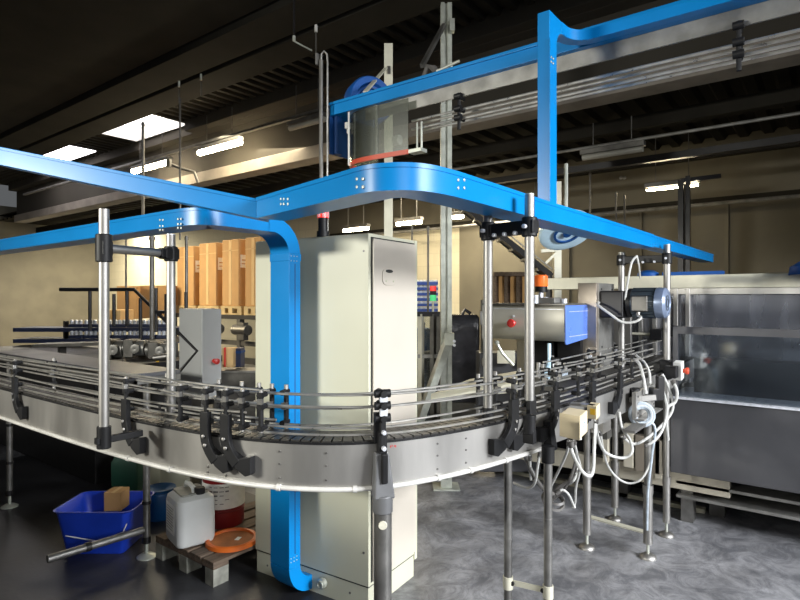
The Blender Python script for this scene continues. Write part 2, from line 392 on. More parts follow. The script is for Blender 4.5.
t = thing('pipe_bracket', 'grey bent pipe bracket on the wall below lit strip light', 'bracket', W(197, 183, 8.5))
MB().tube([W(170, 164, 8.5), W(183, 169, 8.5), W(194, 172, 8.5), W(198, 183, 8.5)], .022, 8).build('bent_pipe', 'mach', t)
MB().obox(W(169, 163.5, 8.5), (.02, 0, 0), (0, .05, 0), (0, 0, .06)).build('wall_plate', 'mach', t)

# ------------------------------------------------------------------ curved conveyor
DK = 1.12
ctrl = [(1.085, 5.0), (1.095, 4.0), (1.10, 3.2), (1.108, 2.6), (1.125, 2.2), (1.158, 1.84), (1.22, 1.556), (1.325, 1.343), (1.434, 1.222), (1.56, 1.145), (1.73, 1.08), (1.942, 1.025), (2.25, .972), (2.6, .932), (3.2, .905), (3.933, .89), (5.1, .88)]
PATH = catmull(ctrl, 8)
for it in range(6):
    PATH = [PATH[0]] + [(PATH[i-1]+PATH[i]*2+PATH[i+1])/4 for i in range(1, len(PATH)-1)] + [PATH[-1]]
FR = frames2d(PATH)
SL = [0.0]
for i in range(1, len(PATH)): SL.append(SL[-1]+(PATH[i]-PATH[i-1]).length)
def at_s(s):
    for i in range(len(SL)-1):
        if SL[i+1] >= s: break
    t = (s-SL[i])/(SL[i+1]-SL[i]); o = FR[i][0].lerp(FR[i+1][0], t); n = FR[i][1].lerp(FR[i+1][1], t).normalized()
    return o, n, V3((n.y, -n.x, 0))       # point, inward, travel direction
def s_px(x, z=DK, off=0.0):
    best = None
    for k in range(0, 1600):
        s = SL[-1]*k/1600; o, n, d = at_s(s); p = o+n*off; px = pix((p.x, p.y, z))[0]
        if best is None or abs(px-x) < best[0]: best = (abs(px-x), s)
    return best[1]
WID = .155
conv = thing('curved_conveyor', 'curved stainless slat conveyor with guide rails sweeping across the front', 'conveyor', (1.5, 1.3, 0))
def wall_sweep(a0, a1, z0, z1): return MB().sweep(FR, rect(a0, a1, z0, z1))
wall_sweep(0, .004, DK-.150, DK-.004).build('side_plate', 'steel', conv)
wall_sweep(WID-.004, WID, DK-.150, DK-.004).build('side_plate', 'steel', conv)
lab(wall_sweep(-.003, .012, DK-.006, DK+.001).build('wear_strip', 'black', conv), 'black wear strip along plate top')
b = MB(); b.sweep(FR, rect(.014, WID-.014, DK-.012, DK-.002))
s = .02
while s < SL[-1]-.05:      # chain slats
    o, n, d = at_s(s+.016)
    b.obox(o+n*(WID/2)+V3((0, 0, DK+.002)), d*.0145, n*(WID/2-.006), V3((0, 0, .004))); s += .036
b.build('slat_chain', 'chain', conv)
tr = []
SE = s_px(545, DK-.15)
for i, (o, n, u) in enumerate(FR):
    if SL[i] < SE: tr.append(o - n*.006 + V3((0, 0, DK-.152)))
lab(MB().tube(tr, .0085, 10).build('edge_pipe', 'whitetrim', conv), 'white pipe along the lower edge')
def rail_tube(off, z, s0, s1, r=.0042, n=6, wob=0.0):
    pts = []; k = int((s1-s0)/.06)+2
    for i in range(k):
        s = s0+(s1-s0)*i/(k-1); o, nn, d = at_s(min(max(s, 0), SL[-1]-.001)); pts.append(o+nn*off+V3((0, 0, z+wob*math.sin(s*2.3+off*30))))
    return MB().tube(pts, r, n)
S1 = s_px(655)
for off, h in ((.012, .155), (.012, .115), (.012, .045), (.012, .022), (.128, .140), (.128, .090), (.128, .030)):
    rail_tube(off, DK+h, .1, S1, wob=.003).build('guide_rail', 'rod', conv)
# extra crossing rails where the straight lane arrives at the left
for off, h, e in ((.05, .16, s_px(262)), (.085, .11, s_px(255)), (.06, .06, s_px(268)), (-.02, .09, s_px(250))):
    rail_tube(off, DK+h, .1, e, wob=.006).build('guide_rail', 'rod', conv)
# black curved brackets bolted on the plate; mirrored = arm stands to the right of its foot
def bracket(x, sgn, parent, zfoot=-.085, post=True, big=1.0):
    s = s_px(x); mb = MB(); pts = []
    prof = [(0, .085), (0, .02), (.003, -.015), (.016, -.048), (.040, -.082)]
    prof = catmull([(a*big, h, 0) for a, h in prof], 5)
    frm = []
    for i, p in enumerate(prof):
        o, n, d = at_s(s + (p.x*sgn)); c = o-n*.022+V3((0, 0, DK+p.y))
        q = prof[min(i+1, len(prof)-1)]-prof[max(i-1, 0)]; t = (d*q.x*sgn+V3((0, 0, q.y))).normalized()
        w = t.cross(n).normalized(); frm.append((c, n, w))
    mb.sweep(frm, rect(-.010, .010, -.016*big, .016*big))
    o, n, d = at_s(s)
    pad = [(.012, -.035), (.050, -.060), (.088, -.052), (.088, -.112), (.070, -.120), (.040, -.100), (.018, -.072)]
    mb.prism([o + at_s(s+p*sgn*big)[0]*1.0 - o - n*.030 + V3((0, 0, DK+q)) for p, q in pad], n*.028)
    br = mb.build('rail_bracket', 'black', parent, .003)
    o, n, d = at_s(s)
    bb = MB()
    for h, aa in ((.0, 0), (-.03, .008*sgn)):
        c = o-n*.033+d*aa+V3((0, 0, DK+h)); bb.lathe(c, [(.0001, .006), (.006, .005), (.007, 0)], 8, axis=-n)
    lab(bb.build('bolt', 'steel2', br), 'bright bolt heads')
    if post: rail_post(s, parent)
    return br
def rail_post(s, parent, far=True):
    o, n, d = at_s(s)
    c = o-n*.020
    p = MB().cyl(c+V3((0, 0, DK+.03)), c+V3((0, 0, DK+.172)), .0075, 8)
    p = p.build('clamp_post', 'steel2', parent)
    k = MB().cyl(c+V3((0, 0, DK+.035)), c+V3((0, 0, DK+.165)), .0085, 8)
    for h in (.155, .115, .045):
        k.cyl(c-n*.010+V3((0, 0, DK+h)), c+n*.030+V3((0, 0, DK+h)), .010, 8)
        k.cyl(c+d*.009+V3((0, 0, DK+h)), c-d*.013+V3((0, 0, DK+h)), .0095, 8)
    lab(k.build('clamp_knob', 'black', p), 'black clamp knobs gripping the rails')
    lab(MB().obox(c-n*.006+V3((0, 0, DK+.135)), d*.009, n*.007, V3((0, 0, .009))).build('clamp_block', 'tubedull', p), 'grey clamp block')
    if far:
        c = o+n*(.128+.03)
        p = MB().cyl(c+V3((0, 0, DK-.02)), c+V3((0, 0, DK+.165)), .008, 8).build('clamp_post', 'steel2', parent)
        k = MB().cyl(c+V3((0, 0, DK+.02)), c+V3((0, 0, DK+.148)), .009, 8)
        for h in (.140, .03):
            k.cyl(c+n*.012+V3((0, 0, DK+h)), c-n*.034+V3((0, 0, DK+h)), .0105, 8)
        lab(k.build('clamp_knob', 'black', p), 'black clamp knobs gripping the rails')
        lab(MB().obox(c-n*.012+V3((0, 0, DK+.09)), d*.008, n*.012, V3((0, 0, .012))).build('clamp_block', 'tubedull', p), 'grey clamp block')
for x, sg in ((131, 1), (210, 1), (230, 1), (509, -1), (527, -1), (588, -1), (616, -1), (20, 1)):
    bracket(x, sg, conv, big=1.2 if sg > 0 else 1.45)
for x in (264, 246, 574, 628, 185):
    rail_post(s_px(x), conv)
# front bracket above the stout column
s = s_px(380); o, n, d = at_s(s)
z = V3((0, 0, 1))
lb = MB(); c = o-n*.03
lb.obox(c+z*(DK+.075), d*.010, n*.012, z*.095)
lb.obox(c+n*.006+z*(DK-.01), d*.014, n*.016, z*.05)
fb = lb.build('rail_bracket', 'black', conv, .004)
kk = MB()
for h in (.165, .125, .085): kk.cyl(c+d*.026+z*(DK+h), c-d*.026+z*(DK+h), .014, 12); kk.cyl(c-n*.024+z*(DK+h), c+n*.05+z*(DK+h), .011, 12)
kk.obox(c+n*.02-d*.016+z*(DK+.05), d*.007, n*.01, z*.05)
lab(kk.build('clamp_knob', 'black', fb), 'black clamp knobs gripping the rails')
for h_, q_ in ((.148, .008), (.106, .012)): MB().obox(c-n*.014+z*(DK+h_), d*.012, n*.006, z*q_).build('clamp_block', 'cap', fb)
bb = MB()
for h in (.04, -.012, -.045, -.082): bb.lathe(c-n*.020+z*(DK+h), [(.0001, .007), (.007, .006), (.008, -.006)], 10, axis=-n)
lab(bb.build('bolt', 'cap', fb), 'bright bolt heads')
# column with tapered casting
col = o-n*.034
hd = MB(); e = .030
hd.hexa([col-d*.034-n*.026+z*(DK-.175), col+d*.036-n*.026+z*(DK-.175), col+d*.036+n*.026+z*(DK-.175), col-d*.034+n*.026+z*(DK-.175),
         col-d*.026-n*.008+z*(DK-.030), col+d*.020-n*.008+z*(DK-.030), col+d*.020+n*.028+z*(DK-.030), col-d*.026+n*.028+z*(DK-.030)])
hd.cyl(col+z*(DK-.225), col+z*(DK-.165), .033, 18)
lg = MB().cyl(col+z*.03, col+z*(DK-.2), .0295, 20).build('leg', 'tubedull', conv)
lab(hd.build('leg_casting', 'casting', lg, .006, 3), 'grey tapered casting bolted to the plate')
sl = MB().obox(col-n*.022+z*(DK-.075), d*.011, n*.008, z*.05).build('slot_plate', 'black', lg, .006, 3)
MB().lathe(col+z*.0, [(.0001, .03), (.03, .03), (.055, .012), (.055, 0), (.0001, 0)], 20).build('foot', 'tubedull', lg)
ax = (V3((0, 0, EYE)) - (col+z*.9)); ax.z = 0; ax.normalize()
sc = W(381, 517, 1.9); sdir = ax
lab(MB().lathe(V3((col.x, col.y, sc.z))+sdir*.024, [(.0145, 0), (.0145, .007), (.013, .009), (.0001, .009)], 20, axis=sdir).build('sticker', 'stk', lg), 'round cream sticker')
def leg(px, v, parent, r=.0165, ztop=DK-.15, sleeve=None, m='tubedull', name='leg', u=None, foot=True):
    k = (px-CX)/F
    if u is None: dd = v/(sn-cs*k); p = W(px, 300, dd)
    else: p = V3((u, v, 0))
    p = V3((p.x, p.y, 0))
    lo = .06 if foot else .02
    l = MB().cyl(p+z*lo*2, p+z*ztop, r, 16).build(name, m, parent)
    if sleeve: lab(MB().cyl(p+z*(lo*1.5), p+z*sleeve, r*1.22, 16).cyl(p+z*(sleeve-.05), p+z*sleeve, r*1.38, 16).build('sleeve', 'steel2', l), 'bright telescopic sleeve')
    MB().cyl(p+z*.012, p+z*.16, .009, 10).build('spindle', 'galv', l)
    MB().lathe(p, [(.0001, .03), (.022, .03), (.045, .016), (.05, .006), (.05, 0), (.0001, 0)], 20).build('foot', 'steel2', l)
    return p
pC = leg(548, .90, conv, .0170, ztop=DK-.16)
pB = leg(508, 1.06, conv, .0170)
pF = leg(648, .90, conv, .0225, sleeve=.45)
pD = leg(587, 1.245, conv, .0205, sleeve=.50, ztop=DK-.2)
pG = leg(666.5, .885, conv, .019, sleeve=.40, m='steel2')
pE = leg(615, 1.245, conv, .0205, sleeve=.42, m='steel2')
pL = leg(60, 0, conv, .019, u=1.22, sleeve=None) if False else None
# tie bar between two legs with screws
tb = MB().bar(pB+z*.432, pC+z*.432, .006, .022)
tb = tb.build('tie_bar', 'alu', conv)
k = MB()
for q, w in ((pB, .25), (pC, .75)):
    c = pB.lerp(pC, .12 if w < .5 else .88)+z*.432; dirn = (pC-pB).normalized(); sd = V3((-dirn.y, dirn.x, 0)); sd = sd if sd.dot(-c) > 0 else -sd
    k.lathe(c, [(.009, 0), (.009, .012), (.0001, .013)], 10, axis=sd)
k.build('screw', 'blackm', tb)
for q in (pB, pC): MB().cyl(q+z*.405, q+z*.455, .021, 16).build('collar', 'alu', conv)
MB().cyl(pC+z*.72, pC+z*.725, .0178, 16).build('collar', 'steel2', conv)
# big black bracket holding leg C
s = s_px(546); o, n, d = at_s(s); c = o-n*.025
hb = MB().hexa([c-d*.028+z*(DK-.16)-n*.02, c+d*.020+z*(DK-.16)-n*.02, c+d*.020+z*(DK-.16)+n*.02, c-d*.028+z*(DK-.16)+n*.02,
                c-d*.034+z*(DK-.035)-n*.014, c-d*.004+z*(DK-.035)-n*.014, c-d*.004+z*(DK-.035)+n*.02, c-d*.034+z*(DK-.035)+n*.02])
MB().cyl(V3((pC.x, pC.y, DK-.175)), V3((pC.x, pC.y, DK-.11)), .026, 14).build('leg_clamp', 'black', conv)
hb = hb.build('leg_bracket', 'black', conv, .004)
bracket(551, -1, conv, big=1.5)
# white cable tie pipe and bolts on plate
bb = MB()
for x in (280, 326, 437, 466):
    s = s_px(x); o, n, d = at_s(s)
    for h in (-.033, -.075, -.122): bb.lathe(o+z*(DK+h), [(.0001, .003), (.0035, .003), (.004, -.001)], 8, axis=-n)
for x in (208, 227):
    s = s_px(x); o, n, d = at_s(s)
    for h in (-.115, -.135): bb.lathe(o+z*(DK+h)+d*random.uniform(-.004, .004), [(.0001, .004), (.0045, .003), (.005, -.001)], 8, axis=-n)
bb.build('bolt', 'tubedull', conv)
for x in (130, 171, 280, 355, 437, 470, 505):
    s = s_px(x, DK-.15); o, n, d = at_s(s); MB().lathe(o-n*.006-d*.007+z*(DK-.152), [(.0001, 0), (.0115, 0), (.0115, .014), (.0001, .014)], 10, axis=d).build('pipe_clip', 'whitetrim', conv)
# small red pen mark on plate, right of the front bracket
s = s_px(393); o, n, d = at_s(s); bb = MB()
for a, h, hh in ((-.010, 0, .004), (-.005, .002, .003), (.003, 0, .003), (.008, -.001, .004)): bb.obox(o-n*.0006+d*a+z*(DK-.020+h), d*.0014, n*.0004, z*hh)
lab(bb.build('pen_mark', 'redb', conv), 'small red handwritten mark')

# second lane and plates towards the machine
lane = thing('infeed_conveyor', 'narrow stainless infeed lane with guide rails behind the curved conveyor', 'conveyor', (3.6, 1.15, .7))
MB().box((2.9, 1.100, DK-.14), (5.1, 1.105, DK-.01)).box((2.9, 1.245, DK-.14), (5.1, 1.25, DK-.01)).build('side_plate', 'steel', lane)
b = MB().box((2.9, 1.107, DK-.02), (5.1, 1.243, DK-.006))
u = 2.91
while u < 5.08: b.box((u, 1.11, DK-.006), (u+.03, 1.24, DK+.002)); u += .036
b.build('slat_chain', 'chain', lane)
for v, h in ((1.115, .13), (1.115, .045), (1.23, .13), (1.23, .05)):
    MB().tube([(2.92, v+.02, DK+h), (3.05, v, DK+h), (5.0, v, DK+h)], .0045, 6).build('guide_rail', 'rod', lane)
for u in (3.1, 3.7, 4.25):
    p = MB().cyl((u, 1.27, DK-.06), (u, 1.27, DK+.15), .008, 8).build('clamp_post', 'steel2', lane)
    k = MB()
    k.cyl((u, 1.27, DK+.02), (u, 1.27, DK+.145), .0095, 8)
    for h in (.13, .05): k.cyl((u, 1.28, DK+h), (u, 1.222, DK+h), .0105, 8)
    k.build('clamp_knob', 'black', p); MB().box((u-.008, 1.25, DK+.085), (u+.008, 1.27, DK+.105)).build('clamp_block', 'cap', p)
MB().box((2.95, 1.10, DK-.22), (3.01, 1.25, DK-.14)).box((4.9, 1.10, DK-.22), (4.96, 1.25, DK-.14)).build('cross_member', 'steel', lane)

# drive box and plates hanging on the right straight
p = W(628, 396, 3.25)
t = thing('drive_plate', 'bare stainless cover plate under rails beside the hose coil', 'cover plate', p)
q = V3((3.35, .87, DK-.17))
MB().box((3.22, .845, DK-.175), (3.62, .868, DK-.035)).box((3.22, .80, DK-.185), (3.62, .868, DK-.175)).build('plate', 'steel', t, .003)
MB().prism([(3.02, .86, DK-.20), (3.40, .86, DK-.20), (3.40, .80, DK-.20), (3.02, .80, DK-.20)], (0, 0, -.014)).build('shelf', 'steel2', t)
bb = MB()
for a, h in ((3.25, -.06), (3.59, -.06), (3.25, -.15), (3.59, -.15)): bb.lathe((a, .845, DK+h), [(.006, 0), (.006, .004), (.0001, .005)], 8, axis=(0, -1, 0))
bb.build('bolt', 'tubedull', t)

# ------------------------------------------------------------------ support frames (posts and black cross clamps)
def clampbar(p, q, zc, parent, r=.017, w=.030):
    d = (q-p); d.z = 0; L = d.length; d.normalize(); sd = V3((-d.y, d.x, 0)); zz = z*zc
    p0, q0 = V3((p.x, p.y, zc)), V3((q.x, q.y, zc))
    b = MB().obox((p0+q0)/2, d*(L/2), sd*.018, z*.025)
    for c in (p0, q0): b.cyl(c-z*.036, c+z*.036, r+.011, 16); b.obox(c+sd*.0, d*.028, sd*.021, z*.024)
    cb = b.build('cross_clamp', 'black', parent, .004)
    side = -sd if sd.dot(p0) > 0 else sd
    for a in (.25, .5, .75): lab(MB().lathe(p0.lerp(q0, a)+side*.016-z*.02, [(.008, 0), (.008, .012), (.0001, .014)], 10, axis=side).build('bolt', 'cap', cb), 'bright bolt head')
    for c in (p0, q0): lab(MB().lathe(c+side*.026, [(.008, 0), (.008, .014), (.0001, .016)], 10, axis=side).build('bolt', 'cap', cb), 'bright bolt head')
    return cb
def post(x, v, y0, y1, parent, r=.0175, m='steel2', zb=None, zt=None):
    k = (x-CX)/F; d = v/(sn-cs*k); a, b = W(x, y0, d), W(x, y1, d)
    MB().cyl((a.x, a.y, zb if zb else b.z), (a.x, a.y, zt if zt else a.z), r, 18).build('post', m, parent)
    MB().cyl((a.x, a.y, a.z-.004), (a.x, a.y, a.z+.004), r*.98, 18).build('end_cap', 'galv', parent)
    return a
t = thing('support_frame', 'pair of stainless posts with black cross clamp before the blue hood', 'frame', (1.95, .95, .95))
a1 = post(529.5, .885, 195, 400, t, .0178); a2 = post(488, 1.075, 213, 415, t, .0178)
clampbar(V3((a2.x, a2.y, 0)), V3((a1.x, a1.y, 0)), 1.6+(298-227)*a1.length/565*0+ (298-227)/F*(cs*a1.x+sn*a1.y), t)
MB().cyl((a1.x, a1.y, DK-.02), (a1.x, a1.y, DK+.05), .023, 14).obox((a1.x, a1.y, DK-.03), (.014, 0, 0), (0, .022, 0), (0, 0, .025)).build('base_clamp', 'black', t, .004)
MB().cyl((a2.x, a2.y, DK-.02), (a2.x, a2.y, DK+.05), .023, 14).build('base_clamp', 'black', t)
t = thing('support_frame', 'pair of stainless posts with black cross clamp beside the drive motor', 'frame', (4.05, 1.0, .95))
a1 = post(667, .875, 245, 392, t, .022); a2 = post(621.5, 1.17, 253, 388, t, .022)
clampbar(V3((a2.x, a2.y, 0)), V3((a1.x, a1.y, 0)), 1.6+(298-258.5)/F*(cs*a1.x+sn*a1.y), t, .022)
MB().cyl((a1.x, a1.y, DK-.06), (a1.x, a1.y, DK+.07), .03, 14).obox((a1.x-.03, a1.y, DK+.02), (.03, 0, 0), (0, .035, 0), (0, 0, .05)).build('base_clamp', 'black', t, .005)
t = thing('support_frame', 'stainless posts with long cross bar under the blue duct before the cartons', 'frame', (1.27, 2.1, 1.0))
d_ = 2.3; a = W(171, 235, d_); bq = W(173.5, 412, d_)
MB().cyl((a.x, a.y, bq.z), a, .0175, 18).build('post', 'steel2', t); MB().cyl(a-z*.006, a+z*.003, .0172, 18).build('end_cap', 'cap', t)
zc = 1.6+(298-254)/F*d_
l = W(104, 247, 2.03); l.z = zc
MB().cyl((a.x, a.y, zc), (l.x, l.y, zc), .0165, 14).build('cross_bar', 'steel2', t)
dirn = (l-V3((a.x, a.y, zc))).normalized()
k = MB(); c = V3((a.x, a.y, zc)); k.obox(c+dirn*.01, dirn*.034, dirn.cross(z)*.024, z*.022); k.cyl(c-z*.03, c+z*.03, .027, 14); k.obox(c+dirn*.05, dirn*.012, dirn.cross(z)*.02, z*.018)
k.build('cross_clamp', 'black', t, .004); k = MB()
c = l; k.obox(c, dirn*.02, dirn.cross(z)*.024, z*.026); k.cyl(c-z*.05, c+z*.05, .028, 14)
k.build('cross_clamp', 'black', t, .004)
MB().cyl((l.x, l.y, DK-.05), (l.x, l.y, zc+.14), .0175, 18).build('post', 'steel2', t)
MB().obox((l.x+.055, l.y, DK-.03), (.085, 0, 0), (0, .012, 0), (0, 0, .012)).cyl((l.x, l.y, DK-.06), (l.x, l.y, DK+.02), .024, 14).build('base_clamp', 'black', t, .003)

# ------------------------------------------------------------------ blue trunking
# section helper: lidded channel
def lidded(P, w, h, name, parent, m='blue', lip=.006):
    fr = frames2d(P)
    o1 = MB().sweep(fr, rect(0, w, 0, h-.012)).build(name, m, parent, .002)
    MB().sweep(fr, rect(-lip*.5, w+lip*.5, h-.014, h)).build('trunk_lid', m, o1, .002)
    return o1
tk = thing('cable_trunking', 'bright blue overhead trunking turning corners above the conveyor', 'trunking', (1.46, 1.1, 1.92))
pA = W(109, 187.5, 2.38); pA0 = V3((pA.x-.55*1.0, pA.y-.0, pA.z+.06))
corner = V3((1.459, 1.844, 1.922))
dA = (corner-pA).normalized(); pA0 = pA - dA*.6
ArmP = [(pA0.x, pA0.y, pA0.z), (corner.x, corner.y, corner.z)]
# arm A: from camera-left to the mitred corner. inward normal points away from camera
oa = lidded(ArmP, .13, .079, 'trunk_arm', tk)
bend = [(1.459, 1.844), (1.31, 1.20)]
arc = catmull([(1.33, 1.26, 0), (1.306, 1.15, 0), (1.313, 1.075, 0), (1.355, 1.005, 0), (1.42, .968, 0), (1.52, .952, 0), (1.62, .949, 0)], 6)
BP = [(1.459, 1.844)] + [(p.x, p.y) for p in arc] + [(2.17, .945), (3.2, .918), (3.85, .905)]
BPz = [(p[0], p[1], 1.922) for p in BP]
ob = lidded(BPz, .13, .083, 'trunk_run', tk)
# narrow continuation beyond the clamp
CP = [(3.8, .925, 1.935), (6.0, .885, 1.935)]
oc = lidded(CP, .11, .075, 'trunk_run', tk)
# joint plates with rivets
def rivets(pts, nrm, parent, r=.0055, m='galv'):
    b = MB()
    for p in pts: b.lathe(p, [(r, -.001), (r, .002), (.0001, .004)], 8, axis=nrm)
    return b.build('rivet', m, parent)
pts = []
for px in (358, 363):
    for py in (178, 184): pts.append(W(px, py, 1.745))
nB = V3((-.98, .2, 0))
def on_face(x, y, A, B, out):  # ray hits vertical plane through A,B
    A, B = V3((A[0], A[1], 0)), V3((B[0], B[1], 0)); t = (B-A).normalized(); nn = V3((-t.y, t.x, 0))
    k = (x-CX)/F; dr = V3((sn*k+cs, -cs*k+sn, 0)); dd = A.dot(nn)/dr.dot(nn); return W(x, y, dd)
rv = [on_face(x, y, (1.459, 1.844), (1.33, 1.26), 0) for x in (357, 363) for y in (179, 187)]
rivets(rv, V3((-1, .2, 0)), ob)
rv = [on_face(x, y, (1.62, .949), (2.17, .945), 0) for x in (458, 464) for y in (180, 188)]
rivets(rv, V3((0, -1, 0)), ob)
rv = [on_face(x, y, (1.459, 1.844), (1.33, 1.26), 0) for x in (281, 284, 288) for y in (199, 204)]
rivets(rv, V3((-1, .2, 0)), ob)
# D run, elbow, drop into the cabinet
t = thing('cable_duct', 'blue vertical duct dropping in front of beige cabinet with rounded elbows', 'duct', (2.03, 2.33, .05))
Dp = [(1.46, 5.2), (1.46, 2.52)] + [(p.x, p.y) for p in catmull([(1.46, 2.50, 0), (1.468, 2.38, 0), (1.50, 2.29, 0), (1.56, 2.255, 0), (1.64, 2.25, 0)], 6)][1:] + [(1.86, 2.25)]
z0, h = 1.935, .08
Dz = [(p[0], p[1], z0) for p in Dp]
od = lidded(Dz, .15, h, 'duct_run', t)
# elbow: centreline in the u-z plane; side vector = v
def vsweep(center, v0, v1, th, parent, name, m='blue', bev=.002):
    fr = []
    for i, p in enumerate(center):
        a = V3(center[max(i-1, 0)]); b = V3(center[min(i+1, len(center)-1)]); tt = (b-a).normalized(); up = V3((0, 1, 0)).cross(tt)
        fr.append((V3(p), V3((0, 1, 0)), up))
    return MB().sweep(fr, [(v0, -th/2), (v1, -th/2), (v1, th/2), (v0, th/2)]).build(name, m, parent, bev)
cz = z0+h/2; R = .15
cl = [(1.855, 0, cz)] + [(2.03-R+R*math.sin(a), 0, cz-R+R*math.cos(a)) for a in [math.pi/2*i/10 for i in range(11)]]
vsweep(cl, 2.25, 2.40, .078, t, 'elbow')
vsweep([(2.03, 0, cz-R), (2.03, 0, .18)], 2.25, 2.40, .078, t, 'duct_drop')
lab(vsweep([(2.03, 0, cz-R+.01), (2.03, 0, cz-R-.03)], 2.247, 2.403, .083, t, 'joint_band'), 'blue joint sleeve with rivets')
R2 = .125
cl = [(2.03+R2-R2*math.cos(a), 0, .18-R2*math.sin(a)) for a in [math.pi/2*i/10 for i in range(11)]] + [(2.172, 0, .055)]
vsweep(cl, 2.25, 2.40, .078, t, 'elbow')
rv = [V3((2.03-.028+.02*i, 2.249, zz)) for i in range(3) for zz in (cz-R-.005, cz-R-.03, .235, .215)]
rivets(rv, V3((0, -1, 0)), t, .0032)
rv = [on_face(x, y, (1.46, 5.2), (1.46, 2.6), 0) for x in (160, 163) for y in (220, 226, 230)]
rivets(rv, V3((-1, 0, 0)), od)
rivets([on_face(x, y, (1.46, 5.2), (1.46, 2.6), 0) for x in (178, 181) for y in (219, 224, 228)], V3((-1, 0, 0)), od)
lab(MB().sweep(frames2d([(2.028, 2.2495), (2.034, 2.2495)]), rect(0, .001, .25, 1.78)).build('edge_seam', 'bluedark', t), 'dark folded seam')

# upright V with gooseneck
t = thing('cable_duct', 'blue upright duct rising to a gooseneck beside the overhead conveyor', 'duct', (2.3, .97, 2.0))
MB().box((2.285, .95, 2.006), (2.365, 1.005, 2.70)).build('duct_upright', 'blue', t, .003)
MB().box((2.281, .946, 2.006), (2.312, .951, 2.70)).build('duct_lid', 'blue', t, .001)
ztop = 2.822
g = [(2.285, ztop), (2.285, 2.695), (2.365, 2.695)] + [(2.365+.085-.085*math.cos(a), 2.695+.078*math.sin(a)) for a in [math.pi/2*i/6 for i in range(1, 7)]] + [(2.50, 2.773), (2.50, ztop)]
MB().prism([(u, .95, zz) for u, zz in g], (0, .055, 0)).build('gooseneck', 'blue', t, .003)
arcp = [(2.42, .949), (2.47, .947)] + [(2.47+.09*math.sin(a), .947-.09*(1-math.cos(a))) for a in [math.pi/2*i/6 for i in range(1, 7)]] + [(2.565, .6), (2.575, -1.6)]
arcp = [(p[0], p[1], 2.774) for p in arcp]
fr = frames2d(arcp)
o1 = MB().sweep(fr, rect(-.0, .055, 0, .050)).build('duct_branch', 'blue', t, .003)
rv = [V3((2.29+.02*i, .945, zz)) for i in range(2) for zz in (2.60, 2.62)]
rivets(rv, V3((0, -1, 0)), t)
pl = V3(on_face(588, 34, (2.565, .85), (2.575, -1.6), 0))
lab(MB().obox(pl, (.0005, 0, 0), (0, .022, 0), (0, 0, .016)).build('sticker', 'cap', o1), 'small worn silver sticker')

# overhead air conveyor T
t = thing('overhead_conveyor', 'overhead blue and stainless bottle conveyor crossing at the top', 'conveyor', (2.7, 1, 2.5))
o1 = MB().box((2.62, -1.8, 2.775), (2.80, 2.575, 2.842)).build('blue_channel', 'blue', t, .003)
MB().box((2.612, -1.8, 2.84), (2.81, 2.58, 2.858)).build('channel_lid', 'blue', o1, .003)
MB().box((2.655, -1.8, 2.70), (2.665, 2.3, 2.765)).box((2.655, -1.8, 2.765), (2.80, 2.3, 2.775)).build('neck_guide', 'machlt', t)
for zz, uu in ((2.633, 2.665), (2.584, 2.665), (2.60, 2.76), (2.645, 2.76)):
    MB().tube([(uu, -1.8, zz), (uu, 1.95, zz)], .0075, 8).build('guide_rail', 'rod', t)
for vv in (1.62, .30, -.9):
    k = MB().cyl((2.65, vv, 2.52), (2.65, vv, 2.72), .010, 8)
    for zz in (2.633, 2.584, 2.70): k.cyl((2.64, vv-.02, zz), (2.64, vv+.02, zz), .017, 10); k.cyl((2.63, vv, zz), (2.70, vv, zz), .011, 8)
    k.build('rail_clamp', 'black', t)
# end panel and curved clear curtain
lab(MB().box((2.645, 2.53, 2.53), (2.69, 2.575, 2.775)).prism([(2.62, 2.57, 2.775), (2.62, 2.57, 2.53), (2.80, 2.57, 2.53), (2.80, 2.57, 2.775)], (0, .01, 0)).build('end_panel', 'bluedark', t), 'dark blue end panel')
cu = catmull([(2.60, 1.93, 0), (2.585, 2.10, 0), (2.58, 2.22, 0), (2.595, 2.34, 0), (2.66, 2.43, 0), (2.78, 2.46, 0), (2.95, 2.44, 0)], 6)
fr = frames2d([(p.x, p.y) for p in cu][::-1])
cur = MB().sweep(fr, rect(0, .004, 2.44, 2.745)).build('clear_curtain', 'clear', t)
lab(MB().sweep(fr, rect(-.004, .008, 2.425, 2.452)).build('red_edging', 'redst', cur), 'orange red edging strip')
lab(MB().cyl((2.585, 2.375, 2.42), (2.585, 2.375, 2.75), .006, 8).cyl((2.64, 2.20, 2.45), (2.64, 2.20, 2.77), .008, 8).build('curtain_rod', 'whitetrim', t), 'pale upright rod')
MB().box((2.60, 2.40, 2.66), (2.63, 2.425, 2.70)).cyl((2.615, 2.41, 2.63), (2.615, 2.41, 2.67), .008, 8).build('sensor', 'whitetrim', t, .003)
MB().cyl((2.62, 1.88, 2.45), (2.62, 1.88, 2.60), .006, 8).cyl((2.62, 1.85, 2.45), (2.62, 1.85, 2.60), .006, 8).box((2.60, 1.84, 2.43), (2.66, 1.93, 2.45)).build('hinge_arm', 'galv', t)
k = MB().cyl((2.72, 2.08, 2.56), (2.72, 2.12, 2.56), .03, 14).build('sensor', 'whitetrim', t)
lab(MB().box((2.70, 1.70, 2.858), (2.78, 1.80, 2.88)).cyl((2.74, 1.73, 2.88), (2.74, 1.73, 2.94), .012, 8).cyl((2.70, 1.80, 2.90), (2.72, 1.66, 2.93), .008, 8).build('clamp_fitting', 'galv', t), 'small bright clamp on top')
MB().tube([(2.76, 1.80, 2.86), (2.76, 1.86, 2.95), (2.76, 1.90, 2.97), (2.76, 1.93, 2.91), (2.76, 1.9, 2.86)], .02, 8).build('hose', 'cabled', t)

